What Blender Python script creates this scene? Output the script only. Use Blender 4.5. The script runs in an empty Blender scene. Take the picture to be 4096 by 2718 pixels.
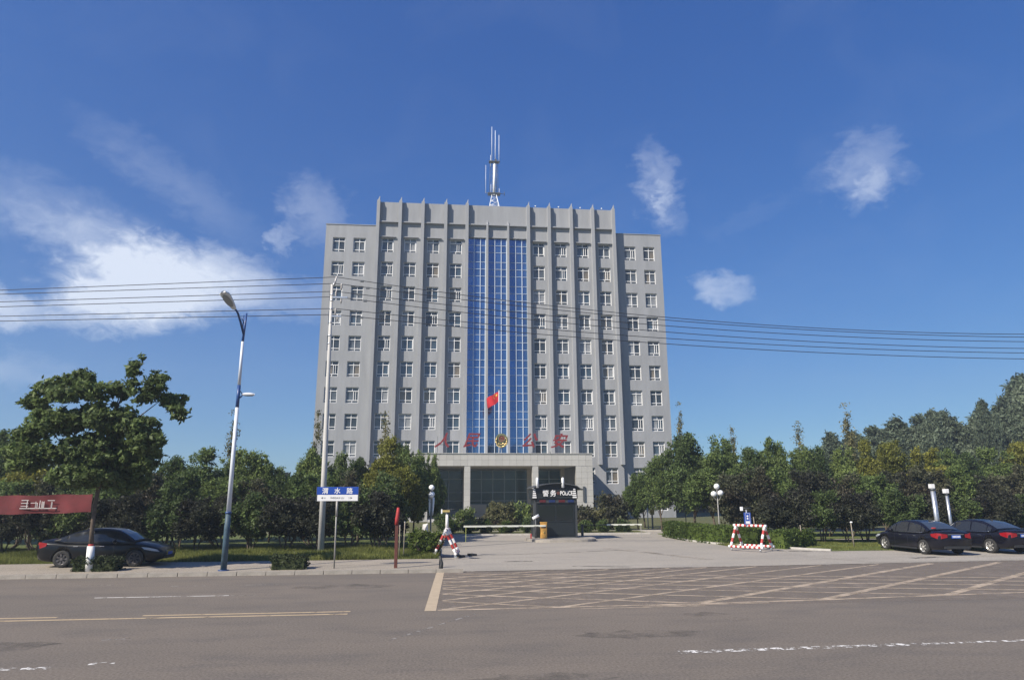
import bpy, bmesh, math, random
import numpy as np
from math import sin, cos, pi, radians, sqrt
from mathutils import Vector, Matrix, Euler
random.seed(7)
SC = bpy.context.scene
COL = SC.collection

# ---------------------------------------------------------------- camera
cam_d = bpy.data.cameras.new('camera'); cam = bpy.data.objects.new('camera', cam_d); COL.objects.link(cam)
SC.camera = cam
cam_d.sensor_width = 36; cam_d.lens = 676 / 1024 * 36; cam_d.clip_end = 6000; cam_d.clip_start = 0.1
yaw, pitch, roll = radians(5.67), radians(13.0), radians(0.25)
fw = Vector((sin(yaw) * cos(pitch), cos(yaw) * cos(pitch), sin(pitch)))
rt = Vector((cos(yaw), -sin(yaw), 0)); up = rt.cross(fw)
r2 = rt * cos(roll) - up * sin(roll); u2 = up * cos(roll) + rt * sin(roll)
cam.matrix_world = Matrix(((r2.x, u2.x, -fw.x, 0), (r2.y, u2.y, -fw.y, 0), (r2.z, u2.z, -fw.z, 2.7), (0, 0, 0, 1)))

# ---------------------------------------------------------------- sun and sky
SUN_EL, SUN_AZ = radians(40.0), radians(54)          # light travels towards (sin az, cos az)
to_sun = Vector((-sin(SUN_AZ) * cos(SUN_EL), -cos(SUN_AZ) * cos(SUN_EL), sin(SUN_EL)))
sd = bpy.data.lights.new('sun', 'SUN'); sun = bpy.data.objects.new('sun', sd); COL.objects.link(sun)
sd.energy = 5.0; sd.angle = radians(0.55); sd.color = (1.0, 0.91, 0.78)
sun.rotation_euler = to_sun.to_track_quat('Z', 'Y').to_euler()
W = bpy.data.worlds.new('World'); SC.world = W; W.use_nodes = True
wn, wl = W.node_tree.nodes, W.node_tree.links
wn.clear()
def WN(t, **k):
    n = wn.new(t)
    for a, v in k.items(): setattr(n, a, v)
    return n
def wmath(op, a, b=None, c=None, clamp=False):
    n = WN('ShaderNodeMath', operation=op, use_clamp=clamp)
    for i, v in enumerate((a, b, c)):
        if v is None: continue
        if isinstance(v, (int, float)): n.inputs[i].default_value = v
        else: wl.new(v, n.inputs[i])
    return n.outputs[0]
sky = WN('ShaderNodeTexSky', sky_type='NISHITA', sun_disc=False)
sky.sun_elevation = SUN_EL; sky.sun_rotation = radians(180) + SUN_AZ
sky.air_density = 1.0; sky.dust_density = 0.25; sky.ozone_density = 3.5; sky.altitude = 100
hs = WN('ShaderNodeHueSaturation'); hs.inputs['Saturation'].default_value = 1.28; hs.inputs['Value'].default_value = 1.0
wl.new(sky.outputs[0], hs.inputs['Color'])
tc = WN('ShaderNodeTexCoord')
sep = WN('ShaderNodeSeparateXYZ'); wl.new(tc.outputs['Generated'], sep.inputs[0])
az = wmath('MULTIPLY', wmath('ARCTAN2', sep.outputs[0], sep.outputs[1]), 57.2958)
el = wmath('MULTIPLY', wmath('ARCSINE', sep.outputs[2]), 57.2958)
cmb = WN('ShaderNodeCombineXYZ'); wl.new(az, cmb.inputs[0]); wl.new(wmath('MULTIPLY', el, 1.6), cmb.inputs[1])
def wnoise(scale, detail, rough, dist=0.0, off=0.0):
    m = WN('ShaderNodeMapping'); m.inputs['Location'].default_value = (off, off * .7, off); wl.new(cmb.outputs[0], m.inputs[0])
    n = WN('ShaderNodeTexNoise'); n.inputs['Scale'].default_value = scale; n.inputs['Detail'].default_value = detail
    n.inputs['Roughness'].default_value = rough; n.inputs['Distortion'].default_value = dist
    wl.new(m.outputs[0], n.inputs['Vector']); return n.outputs[0]
nA = wnoise(.16, 6, .6, .6); nB = wnoise(.16, 6, .6, .6, 37.0); nC = wnoise(.55, 8, .62, .4, 11.0)
azw = wmath('MULTIPLY_ADD', wmath('SUBTRACT', nC, .5), 5.0, wmath('MULTIPLY_ADD', wmath('SUBTRACT', nA, .5), 4.0, az))
nD = wnoise(.6, 8, .65, .5, 57.0)
elw = wmath('MULTIPLY_ADD', wmath('SUBTRACT', nD, .5), 3.0, wmath('MULTIPLY_ADD', wmath('SUBTRACT', nB, .5), 2.0, el))
def blob(a, e, ra, re, rot, strength, fall=1.0):
    da = wmath('SUBTRACT', azw, a); de = wmath('SUBTRACT', elw, e)
    c, s = cos(radians(rot)), sin(radians(rot))
    u = wmath('DIVIDE', wmath('ADD', wmath('MULTIPLY', da, c), wmath('MULTIPLY', de, s)), ra)
    v = wmath('DIVIDE', wmath('SUBTRACT', wmath('MULTIPLY', de, c), wmath('MULTIPLY', da, s)), re)
    d = wmath('ADD', wmath('MULTIPLY', u, u), wmath('MULTIPLY', v, v))
    f = wmath('SUBTRACT', 1.0, d, clamp=True)
    return wmath('MULTIPLY', wmath('POWER', f, fall), strength)
blobs = [(-21.8, 16.4, 8.6, 3.5, 4, 1.0, 1.5), (-25.5, 15.0, 6.0, 3.0, -5, .45, 1.4), (-26.5, 18.0, 8, 2.2, -10, .30, 1.4), (-25.0, 13.6, 7.5, 2.2, 6, .7, 1.4), (-33.5, 12.8, 4.5, 1.8, -10, .8, 1.3), (-31, 19.6, 10, 3, -10, .16, 1.4),
         (-23, 23.5, 9, 2.4, -25, .12, 1.4), (-11.6, 23.0, 3.4, 3.4, 60, .24, 1.4), (-14.4, 20.6, 1.3, 1.5, 0, .28, 1.3), (-13.5, 15.8, 9, 2.0, 0, .26, 1.4), (-34, 8.5, 8, 1.6, 0, .2, 1.2),
         (19.0, 25.0, 2.2, 4.4, 10, .28, 1.4), (19.2, 23.6, 1.0, 1.8, 5, .22, 1.3), (35.6, 23.9, 3.2, 3.4, -60, .27, 1.3), (36.0, 22.8, 1.6, 1.8, -30, .22, 1.2), (32.9, 24.0, 2.6, 1.2, 10, .07, 1.4), (23.9, 16.5, 2.8, 1.7, -12, .40, 1.3), (27, 22, 5, 1.0, 12, .03, 1.3),
         (-48, 15, 12, 3.5, 10, .6, 1.4), (62, 20, 9, 3, -10, .5, 1.4), (90, 16, 14, 3, 0, .5, 1.4), (-95, 18, 16, 4, 0, .5, 1.4), (150, 20, 18, 5, 0, .5, 1.4), (-150, 24, 20, 5, 10, .4, 1.4)]
tot = None
for b in blobs:
    o = blob(*b); tot = o if tot is None else wmath('ADD', tot, o)
tot = wmath('MULTIPLY', tot, wmath('MULTIPLY_ADD', nC, 1.5, .30), clamp=True)
nV = wnoise(.09, 5, .55, .8, 71.0)
veil = wmath('MULTIPLY', wmath('SUBTRACT', nV, .5, clamp=True), .10)
tot = wmath('MULTIPLY', wmath('ADD', tot, veil, clamp=True), .86)
mix = WN('ShaderNodeMix', data_type='RGBA'); wl.new(tot, mix.inputs['Factor']); sp_ = WN('ShaderNodeSeparateColor'); wl.new(hs.outputs[0], sp_.inputs[0]); cb_ = WN('ShaderNodeCombineColor')
for i_, (g_, k_) in enumerate(((.80, .56), (.80, .77), (.60, 1.54))):
    wl.new(wmath('MULTIPLY', wmath('POWER', sp_.outputs[i_], g_), k_), cb_.inputs[i_])
wl.new(cb_.outputs[0], mix.inputs['A'])
mix.inputs['B'].default_value = (6.2, 6.7, 7.6, 1)
bg = WN('ShaderNodeBackground'); bg.inputs['Strength'].default_value = 0.092
wl.new(mix.outputs['Result'], bg.inputs[0]); wo = WN('ShaderNodeOutputWorld'); wl.new(bg.outputs[0], wo.inputs[0])
vs = SC.view_settings
vs.view_transform = 'Standard'; vs.look = 'None'; vs.gamma = 1; vs.use_curve_mapping = False; vs.exposure = 0.62

# ---------------------------------------------------------------- materials
def material(name, color, rough=.7, metal=0.0, var=0.0, nscale=4.0, bump=0.0, bscale=None, spec=.5, color2=None, stretch=(1, 1, 1),
             island=0.0, objvar=0.0, alpha_wear=None, transl=0.0, emit=None, coat=0.0):
    m = bpy.data.materials.new(name); m.use_nodes = True
    N, L = m.node_tree.nodes, m.node_tree.links
    b = N['Principled BSDF']; out = N['Material Output']
    b.inputs['Roughness'].default_value = rough; b.inputs['Metallic'].default_value = metal
    b.inputs['Specular IOR Level'].default_value = spec; b.inputs['Coat Weight'].default_value = coat
    c4 = (*color, 1)
    t = N.new('ShaderNodeTexCoord'); mp = N.new('ShaderNodeMapping'); mp.inputs['Scale'].default_value = stretch
    L.new(t.outputs['Object'], mp.inputs[0])
    src = None
    if var or color2:
        n = N.new('ShaderNodeTexNoise'); n.inputs['Scale'].default_value = nscale; n.inputs['Detail'].default_value = 7; n.inputs['Roughness'].default_value = .62
        L.new(mp.outputs[0], n.inputs['Vector'])
        r = N.new('ShaderNodeValToRGB'); r.color_ramp.elements[0].position = .33; r.color_ramp.elements[1].position = .68
        lo = tuple(x * (1 - var) for x in color); hi = tuple(min(1, x * (1 + var)) for x in (color2 or color))
        r.color_ramp.elements[0].color = (*lo, 1); r.color_ramp.elements[1].color = (*hi, 1)
        L.new(n.outputs[0], r.inputs[0]); src = r.outputs[0]
    if island or objvar:
        h = N.new('ShaderNodeHueSaturation')
        if src is not None: L.new(src, h.inputs['Color'])
        else: h.inputs['Color'].default_value = c4
        val = None
        if island:
            g = N.new('ShaderNodeNewGeometry'); ma = N.new('ShaderNodeMath'); ma.operation = 'MULTIPLY_ADD'
            L.new(g.outputs['Random Per Island'], ma.inputs[0]); ma.inputs[1].default_value = 2 * island; ma.inputs[2].default_value = 1 - island
            val = ma.outputs[0]
        if objvar:
            oi = N.new('ShaderNodeObjectInfo'); mb = N.new('ShaderNodeMath'); mb.operation = 'MULTIPLY_ADD'
            L.new(oi.outputs['Random'], mb.inputs[0]); mb.inputs[1].default_value = 2 * objvar; mb.inputs[2].default_value = 1 - objvar
            if val is not None:
                mm = N.new('ShaderNodeMath'); mm.operation = 'MULTIPLY'; L.new(val, mm.inputs[0]); L.new(mb.outputs[0], mm.inputs[1]); val = mm.outputs[0]
            else: val = mb.outputs[0]
            mh = N.new('ShaderNodeMath'); mh.operation = 'MULTIPLY_ADD'; L.new(oi.outputs['Random'], mh.inputs[0]); mh.inputs[1].default_value = -.02 if island else 0; mh.inputs[2].default_value = .51 if island else .5
            L.new(mh.outputs[0], h.inputs['Hue'])
        L.new(val, h.inputs['Value']); src = h.outputs[0]
    if src is not None: L.new(src, b.inputs['Base Color'])
    else: b.inputs['Base Color'].default_value = c4
    if bump:
        nb = N.new('ShaderNodeTexNoise'); nb.inputs['Scale'].default_value = bscale or nscale * 6; nb.inputs['Detail'].default_value = 6
        L.new(mp.outputs[0], nb.inputs['Vector']); bp = N.new('ShaderNodeBump'); bp.inputs['Strength'].default_value = bump; bp.inputs['Distance'].default_value = .02
        L.new(nb.outputs[0], bp.inputs['Height']); L.new(bp.outputs[0], b.inputs['Normal'])
    last = b.outputs[0]
    if transl:
        tr = N.new('ShaderNodeBsdfTranslucent'); mx = N.new('ShaderNodeMixShader'); mx.inputs[0].default_value = transl
        if src is not None: L.new(src, tr.inputs[0])
        else: tr.inputs[0].default_value = c4
        L.new(last, mx.inputs[1]); L.new(tr.outputs[0], mx.inputs[2]); last = mx.outputs[0]; L.new(last, out.inputs[0])
    if alpha_wear is not None:
        sc_, lo_, hi_ = alpha_wear
        n2 = N.new('ShaderNodeTexNoise'); n2.inputs['Scale'].default_value = sc_; n2.inputs['Detail'].default_value = 8; n2.inputs['Roughness'].default_value = .7
        L.new(t.outputs['Object'], n2.inputs['Vector'])
        mr = N.new('ShaderNodeMapRange'); mr.inputs['From Min'].default_value = lo_; mr.inputs['From Max'].default_value = hi_; L.new(n2.outputs[0], mr.inputs[0])
        tp = N.new('ShaderNodeBsdfTransparent'); mx = N.new('ShaderNodeMixShader'); L.new(mr.outputs[0], mx.inputs[0]); L.new(tp.outputs[0], mx.inputs[1]); L.new(last, mx.inputs[2]); L.new(mx.outputs[0], out.inputs[0])
    if emit: b.inputs['Emission Color'].default_value = (*color, 1); b.inputs['Emission Strength'].default_value = emit
    return m

def ground_mat(name, c1, c2, c3, s1, s2, fine, rough=.9, bump=.3):
    """three scale noise ground: broad patches, medium stains, fine grain"""
    m = bpy.data.materials.new(name); m.use_nodes = True
    N, L = m.node_tree.nodes, m.node_tree.links; b = N['Principled BSDF']; b.inputs['Roughness'].default_value = rough; b.inputs['Specular IOR Level'].default_value = .25
    t = N.new('ShaderNodeTexCoord')
    def nz(s, d, st=(1, 1, 1)):
        mp = N.new('ShaderNodeMapping'); mp.inputs['Scale'].default_value = st; L.new(t.outputs['Object'], mp.inputs[0])
        n = N.new('ShaderNodeTexNoise'); n.inputs['Scale'].default_value = s; n.inputs['Detail'].default_value = d; n.inputs['Roughness'].default_value = .65; L.new(mp.outputs[0], n.inputs['Vector']); return n.outputs[0]
    def ramp(src, a, bq):
        r = N.new('ShaderNodeMapRange'); r.inputs['From Min'].default_value = a; r.inputs['From Max'].default_value = bq; L.new(src, r.inputs[0]); return r.outputs[0]
    def mixc(f, A, B):
        x = N.new('ShaderNodeMix'); x.data_type = 'RGBA'; L.new(f, x.inputs['Factor'])
        for k, v in (('A', A), ('B', B)):
            if isinstance(v, tuple): x.inputs[k].default_value = (*v, 1)
            else: L.new(v, x.inputs[k])
        return x.outputs['Result']
    o = mixc(ramp(nz(s1, 4, (.5, 1.4, 1)), .35, .65), c1, c2)
    o = mixc(ramp(nz(s2, 8, (.6, 1.5, 1)), .48, .78), o, c3)
    fn = nz(fine, 4)
    h = N.new('ShaderNodeHueSaturation'); mr = N.new('ShaderNodeMapRange'); mr.inputs['From Min'].default_value = .3; mr.inputs['From Max'].default_value = .7; mr.inputs['To Min'].default_value = .64; mr.inputs['To Max'].default_value = 1.36
    L.new(fn, mr.inputs[0]); L.new(mr.outputs[0], h.inputs['Value']); L.new(o, h.inputs['Color']); L.new(h.outputs[0], b.inputs['Base Color'])
    bp = N.new('ShaderNodeBump'); bp.inputs['Strength'].default_value = bump; bp.inputs['Distance'].default_value = .01; L.new(fn, bp.inputs['Height']); L.new(bp.outputs[0], b.inputs['Normal'])
    return m

M = {}
M['asphalt'] = ground_mat('asphalt', (.138, .121, .104), (.166, .142, .119), (.108, .098, .090), .12, .7, 22)
M['apron'] = ground_mat('driveway_concrete', (.285, .262, .228), (.315, .288, .25), (.235, .22, .20), .15, .5, 18)
M['pavement'] = ground_mat('pavement_slabs', (.275, .245, .20), (.31, .272, .225), (.225, .20, .17), .3, .9, 16)
M['lot'] = ground_mat('parking_concrete', (.29, .265, .23), (.32, .295, .26), (.24, .22, .19), .2, .6, 16)
M['soil'] = ground_mat('grassy_soil', (.075, .085, .03), (.095, .10, .04), (.13, .105, .06), .2, .8, 9)
M['kerb'] = material('kerb_concrete', (.30, .275, .24), .85, var=.15, nscale=5, bump=.3)
M['kerbw'] = material('white_kerb', (.42, .40, .37), .85, var=.15, nscale=5)
M['wall'] = material('grey_render', (.275, .285, .302), .85, var=.11, nscale=1.0, bump=.15, bscale=25, stretch=(1, 1, .14))
M['wallfin'] = material('grey_render_fin', (.28, .29, .307), .85, var=.08, nscale=1.5, stretch=(1, 1, .2))
M['stone'] = material('beige_stone', (.42, .41, .385), .6, var=.04, nscale=3, objvar=.06)
M['joint'] = material('stone_joint', (.24, .23, .21), .9)
M['soffit'] = material('soffit', (.42, .38, .32), .8, var=.04)
M['winframe'] = material('white_window_frame', (.80, .80, .80), .4)
M['pane_d'] = material('dark_window_pane', (.035, .045, .055), .06, spec=.6, var=.3, nscale=.6)
M['pane_m'] = material('grey_window_pane', (.09, .105, .12), .10, spec=.6, var=.3, nscale=.9)
M['pane_c'] = material('curtained_window_pane', (.24, .25, .26), .15, spec=.6, var=.25, nscale=1.4)
M['pane_b'] = material('bluish_window_pane', (.05, .075, .10), .05, spec=.8, var=.3, nscale=.5)
M['pane_w'] = material('warm_curtain_pane', (.16, .14, .11), .15, spec=.6, var=.3, nscale=1.0)
M['blue'] = material('blue_curtain_glass', (.085, .19, .37), .10, metal=.75, objvar=.14, var=.14, nscale=.2)
M['mull'] = material('pale_mullion', (.55, .62, .70), .4, metal=.1)
M['lobby'] = material('lobby_glass', (.020, .056, .058), .10, spec=.40, var=.3, nscale=.5)
M['lobmull'] = material('lobby_mullion', (.30, .36, .37), .4)
M['redletter'] = material('red_letter_paint', (.20, .020, .024), .55, var=.1)
M['gold'] = material('gold_metal', (.62, .46, .20), .22, metal=.9, var=.1, nscale=6)
M['gold2'] = material('dark_gold', (.22, .18, .10), .35, metal=.6, var=.2, nscale=6)
M['navy'] = material('navy_enamel', (.03, .05, .12), .3)
M['steel'] = material('galvanised_steel', (.55, .57, .60), .35, metal=.7, var=.08)
M['mastwhite'] = material('white_mast_paint', (.80, .82, .84), .4)
M['darksteel'] = material('dark_steel', (.10, .11, .12), .5, metal=.4)
M['flagred'] = material('red_flag_cloth', (.68, .02, .03), .7, transl=.3)
M['starry'] = material('yellow_star_cloth', (.85, .62, .08), .7)
M['lampwhite'] = material('white_pole_paint', (.62, .66, .72), .38, var=.06, nscale=2, stretch=(1, 1, .3))
M['lampblue'] = material('blue_pole_paint', (.02, .06, .20), .4)
M['lamplow'] = material('weathered_blue_base', (.045, .085, .12), .6, var=.35, nscale=5)
M['lumin'] = material('luminaire_shell', (.70, .71, .72), .4)
M['lens'] = material('luminaire_lens', (.33, .34, .35), .2)
M['pole'] = material('pole_concrete', (.50, .49, .47), .8, var=.10, nscale=3, stretch=(1, 1, .3), bump=.2)
M['porcelain'] = material('porcelain_insulator', (.50, .48, .46), .3)
M['wire'] = material('power_wire', (.02, .022, .03), .6)
M['signblue'] = material('sign_blue', (.012, .06, .33), .4)
M['signwhite'] = material('sign_white', (.74, .74, .74), .4, var=.04)
M['signdark'] = material('sign_dark_print', (.10, .10, .11), .5)
M['greypost'] = material('grey_sign_post', (.30, .29, .27), .5, var=.15)
M['rust'] = material('rust_red_paint', (.10, .030, .022), .7, var=.25, nscale=6)
M['redcloth'] = material('red_ribbon', (.36, .03, .03), .7, var=.1)
M['banner'] = material('shade_tinted_banner_cloth', (.13, .018, .021), .85, var=.25, nscale=1.5)  # base red darkened to stand in for tree shade on the left banner
M['bannerR'] = material('bright_red_cloth', (.52, .02, .02), .7, var=.25, nscale=1.5)
M['whitepaint'] = material('white_trunk_paint', (.78, .78, .76), .7, var=.08)
M['bark'] = material('bark', (.10, .075, .055), .9, var=.35, nscale=8, bump=.5)
M['barkpale'] = material('pale_bark', (.24, .21, .17), .9, var=.3, nscale=8)
M['carblack'] = material('black_car_paint', (.005, .0055, .007), .28, spec=.3, coat=.1)
M['carnavy'] = material('dark_navy_car_paint', (.006, .006, .011), .26, spec=.3, coat=.14, var=.2)
M['carnavy2'] = material('dusty_black_car_paint', (.018, .018, .024), .28, spec=.6, coat=.5, var=.3)
M['carglass'] = material('car_glass', (.02, .022, .026), .06, spec=.7)
M['carglassr'] = material('rear_car_glass', (.035, .045, .06), .08, spec=.8)
M['tyre'] = material('tyre_rubber', (.022, .022, .022), .85, var=.3)
M['rim'] = material('alloy_rim', (.58, .57, .54), .35, metal=.5, var=.1)
M['rimdark'] = material('dull_alloy_rim', (.14, .13, .13), .4, metal=.5)
M['chrome'] = material('chrome', (.75, .76, .78), .12, metal=.95)
M['headlight'] = material('headlight_lens', (.35, .38, .42), .08, spec=.8)
M['taillight'] = material('taillight_red', (.24, .006, .010), .15, spec=.7)
M['plate'] = material('blue_number_plate', (.03, .10, .42), .4)
M['blackplastic'] = material('black_plastic', (.02, .021, .023), .6)
M['booth'] = material('black_booth_panel', (.007, .011, .013), .5, var=.15)
M['boothglass'] = material('booth_tinted_glass', (.008, .012, .014), .05, spec=.7)
M['boothgrey'] = material('booth_grey_trim', (.04, .044, .048), .5)
M['booth_roof'] = material('booth_roof_metal', (.055, .06, .065), .45)
M['lred'] = material('red_beacon', (.09, .012, .014), .3)
M['lblue'] = material('blue_beacon', (.012, .025, .10), .3)
M['orange'] = material('orange_cabinet_paint', (.62, .33, .07), .5, var=.08)
M['yellow'] = material('yellow_plastic', (.42, .33, .12), .5)
M['barwhite'] = material('red_white_white', (.76, .74, .73), .5, var=.06)
M['barred'] = material('red_white_red', (.38, .035, .03), .5, var=.15)
M['armwhite'] = material('barrier_arm_cream', (.70, .71, .62), .5, var=.04)
M['armdark'] = material('barrier_arm_marks', (.12, .11, .08), .6)
M['stripgreen'] = material('yellow_green_support', (.48, .52, .14), .6)
M['globe'] = material('milk_glass_globe', (.86, .86, .84), .3)
M['plasticbag'] = material('white_plastic_film', (.8, .78, .76), .5, transl=.4)
M['linewhite'] = material('white_road_paint', (.62, .60, .57), .8, alpha_wear=(3.0, .40, .50))
M['linewhite2'] = material('worn_white_road_paint', (.66, .65, .63), .8, alpha_wear=(5.5, .50, .56))
M['linefaint'] = material('faint_white_road_paint', (.22, .205, .19), .8, alpha_wear=(4.0, .46, .56))
M['lineyellow'] = material('yellow_road_paint', (.42, .325, .21), .8, alpha_wear=(2.2, .34, .46), var=.1)
M['boxyellow'] = material('faded_yellow_box_paint', (.40, .325, .245), .8, alpha_wear=(1.6, .28, .58), var=.12, nscale=1.2)
M['boxthick'] = material('cream_yellow_road_paint', (.40, .325, .23), .8, alpha_wear=(2.5, .22, .36), var=.08)
M['boxwear'] = material('worn_paint_residue', (.205, .172, .145), .9, alpha_wear=(.6, .30, .75), var=.15)
M['stain'] = material('dark_oil_stain', (.085, .079, .072), .85, alpha_wear=(1.2, .42, .95))
M['crack'] = material('dark_joint', (.075, .07, .062), .95, alpha_wear=(2.5, .42, .52))
M['tan'] = material('tan_tyre_track', (.37, .33, .27), .9, alpha_wear=(1.5, .40, .75))
def leafmat(name, c, **k): return material(name, c, .55, spec=.25, island=k.get('island', .45), objvar=k.get('objvar', .22), var=.30, nscale=.55, transl=.42, color2=k.get('c2'))
M['leaf_dark'] = leafmat('dark_green_leaves', (.074, .110, .038), c2=(.105, .150, .048))
M['leaf_mid'] = leafmat('mid_green_leaves', (.100, .152, .046), c2=(.155, .205, .062))
M['leaf_yel'] = leafmat('yellow_green_leaves', (.135, .155, .030), c2=(.20, .20, .038))
M['leaf_blue'] = leafmat('grey_green_poplar_leaves', (.10, .135, .09), c2=(.14, .175, .115))
M['leaf_plum'] = leafmat('dark_purple_plum_leaves', (.040, .036, .030), c2=(.060, .070, .040))
M['leaf_brown'] = leafmat('reddish_brown_leaves', (.088, .066, .052), c2=(.088, .105, .052))
M['leaf_pale'] = leafmat('pale_yellow_green_leaves', (.13, .14, .06), c2=(.17, .16, .075))
M['leaf_hedge'] = leafmat('hedge_leaves', (.065, .105, .022), c2=(.10, .14, .03))
M['leaf_street'] = leafmat('street_tree_leaves', (.074, .112, .042), c2=(.12, .165, .056))
M['leaf_planter'] = leafmat('planter_hedge_leaves', (.030, .042, .018), c2=(.05, .065, .025))
M['grass'] = leafmat('grass_blades', (.12, .155, .035), c2=(.18, .19, .055))
M['lawn'] = ground_mat('mown_lawn', (.085, .115, .03), (.11, .135, .04), (.12, .12, .05), .3, 1.2, 9)
M['far'] = leafmat('far_wood_leaves', (.045, .065, .035), c2=(.06, .085, .045))

# ---------------------------------------------------------------- helpers
class MB:
    def __init__(s, off=(0, 0, 0)):
        s.v = []; s.f = []; s.m = []; s.off = Vector(off); s.sm = []
    def add(s, vs_, fs, mi=0, smooth=False):
        b = len(s.v); s.v += [Vector(v) - s.off for v in vs_]
        for f in fs: s.f.append(tuple(b + i for i in f)); s.m.append(mi); s.sm.append(smooth)
        return s
    def box(s, x0, x1, y0, y1, z0, z1, mi=0):
        vs_ = [(x0, y0, z0), (x1, y0, z0), (x1, y1, z0), (x0, y1, z0), (x0, y0, z1), (x1, y0, z1), (x1, y1, z1), (x0, y1, z1)]
        return s.add(vs_, [(0, 3, 2, 1), (4, 5, 6, 7), (0, 1, 5, 4), (1, 2, 6, 5), (2, 3, 7, 6), (3, 0, 4, 7)], mi)
    def quad(s, a, b, c, d, mi=0): return s.add([a, b, c, d], [(0, 1, 2, 3)], mi)
    def tube(s, pts, rad, n=10, mi=0, cap=True, smooth=True):
        pts = [Vector(p) for p in pts]
        if isinstance(rad, (int, float)): rad = [rad] * len(pts)
        vs_ = []; fs = []
        prev = None
        for i, p in enumerate(pts):
            d = (pts[min(i + 1, len(pts) - 1)] - pts[max(i - 1, 0)]).normalized()
            if prev is None:
                a = Vector((0, 0, 1)) if abs(d.z) < .9 else Vector((1, 0, 0)); x = d.cross(a).normalized()
            else: x = (prev - d * prev.dot(d)).normalized()
            prev = x; y = d.cross(x)
            for k in range(n):
                t = 2 * pi * k / n; vs_.append(p + (x * cos(t) + y * sin(t)) * rad[i])
        for i in range(len(pts) - 1):
            for k in range(n):
                fs.append((i * n + k, i * n + (k + 1) % n, (i + 1) * n + (k + 1) % n, (i + 1) * n + k))
        s.add(vs_, fs, mi, smooth)
        if cap:
            b = len(s.v) - len(vs_)
            s.f.append(tuple(b + k for k in range(n))[::-1]); s.m.append(mi); s.sm.append(False)
            s.f.append(tuple(b + (len(pts) - 1) * n + k for k in range(n))); s.m.append(mi); s.sm.append(False)
        return s
    def sphere(s, c, r, nu=14, nv=9, mi=0, sc=(1, 1, 1)):
        vs_ = []; fs = []
        for j in range(nv + 1):
            ph = pi * j / nv
            for i in range(nu):
                t = 2 * pi * i / nu; vs_.append((c[0] + r * sc[0] * sin(ph) * cos(t), c[1] + r * sc[1] * sin(ph) * sin(t), c[2] + r * sc[2] * cos(ph)))
        for j in range(nv):
            for i in range(nu): fs.append((j * nu + i, (j + 1) * nu + i, (j + 1) * nu + (i + 1) % nu, j * nu + (i + 1) % nu))
        return s.add(vs_, fs, mi, True)
    def prism(s, poly, y0, y1, mi=0):      # poly of (x,z), extruded along y
        n = len(poly); vs_ = [(x, y0, z) for x, z in poly] + [(x, y1, z) for x, z in poly]
        fs = [tuple(range(n)), tuple(range(2 * n - 1, n - 1, -1))] + [(i, i + n, (i + 1) % n + n, (i + 1) % n) for i in range(n)]
        return s.add(vs_, fs, mi)
def mesh_of(name, mb, mats):
    me = bpy.data.meshes.new(name); me.from_pydata([tuple(v) for v in mb.v], [], mb.f)
    for m in (mats if isinstance(mats, (list, tuple)) else [mats]): me.materials.append(M[m])
    if any(mb.m): me.polygons.foreach_set('material_index', mb.m)
    me.polygons.foreach_set('use_smooth', mb.sm); me.update(); return me
def link(name, me, parent=None, loc=(0, 0, 0), rz=0.0):
    o = bpy.data.objects.new(name, me); COL.objects.link(o); o.parent = parent; o.location = loc; o.rotation_euler = (0, 0, rz); return o
def wloc(p):
    v = Vector((0, 0, 0))
    while p is not None: v += Vector(p.location); p = p.parent
    return v
def part(name, mb, mats, parent=None, bevel=0):
    """mesh in world coordinates, made local to its parent's base"""
    if parent is not None:
        w = wloc(parent); mb.v = [v - w for v in mb.v]
    o = link(name, mesh_of(name, mb, mats), parent)
    if bevel:
        b = o.modifiers.new('bevel', 'BEVEL'); b.width = bevel; b.segments = 2; b.limit_method = 'ANGLE'
    return o
def lpart(name, mb, mats, parent, bevel=0):
    """mesh already in the parent's local coordinates"""
    o = link(name, mesh_of(name, mb, mats), parent)
    if bevel:
        b = o.modifiers.new('bevel', 'BEVEL'); b.width = bevel; b.segments = 2; b.limit_method = 'ANGLE'
    return o
def tag(o, label, cat, group=None):
    o['label'] = label; o['category'] = cat
    if group: o['group'] = group
    return o
def thing(name, label, cat, loc, rz=0.0, group=None):
    o = link(name, None, None, loc, rz); return tag(o, label, cat, group)
def structure(name, mb, mats, lab=None):
    o = part(name, mb, mats); o['kind'] = 'structure'
    if lab: o['label'] = lab
    return o
def dup(root, loc=None, rz=None, label=None):
    def rec(o, par):
        c = o.copy(); COL.objects.link(c); c.parent = par
        for ch in list(o.children): rec(ch, c)
        return c
    r = rec(root, None)
    if loc is not None: r.location = loc
    if rz is not None: r.rotation_euler = (0, 0, rz)
    if label: r['label'] = label
    return r
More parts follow.
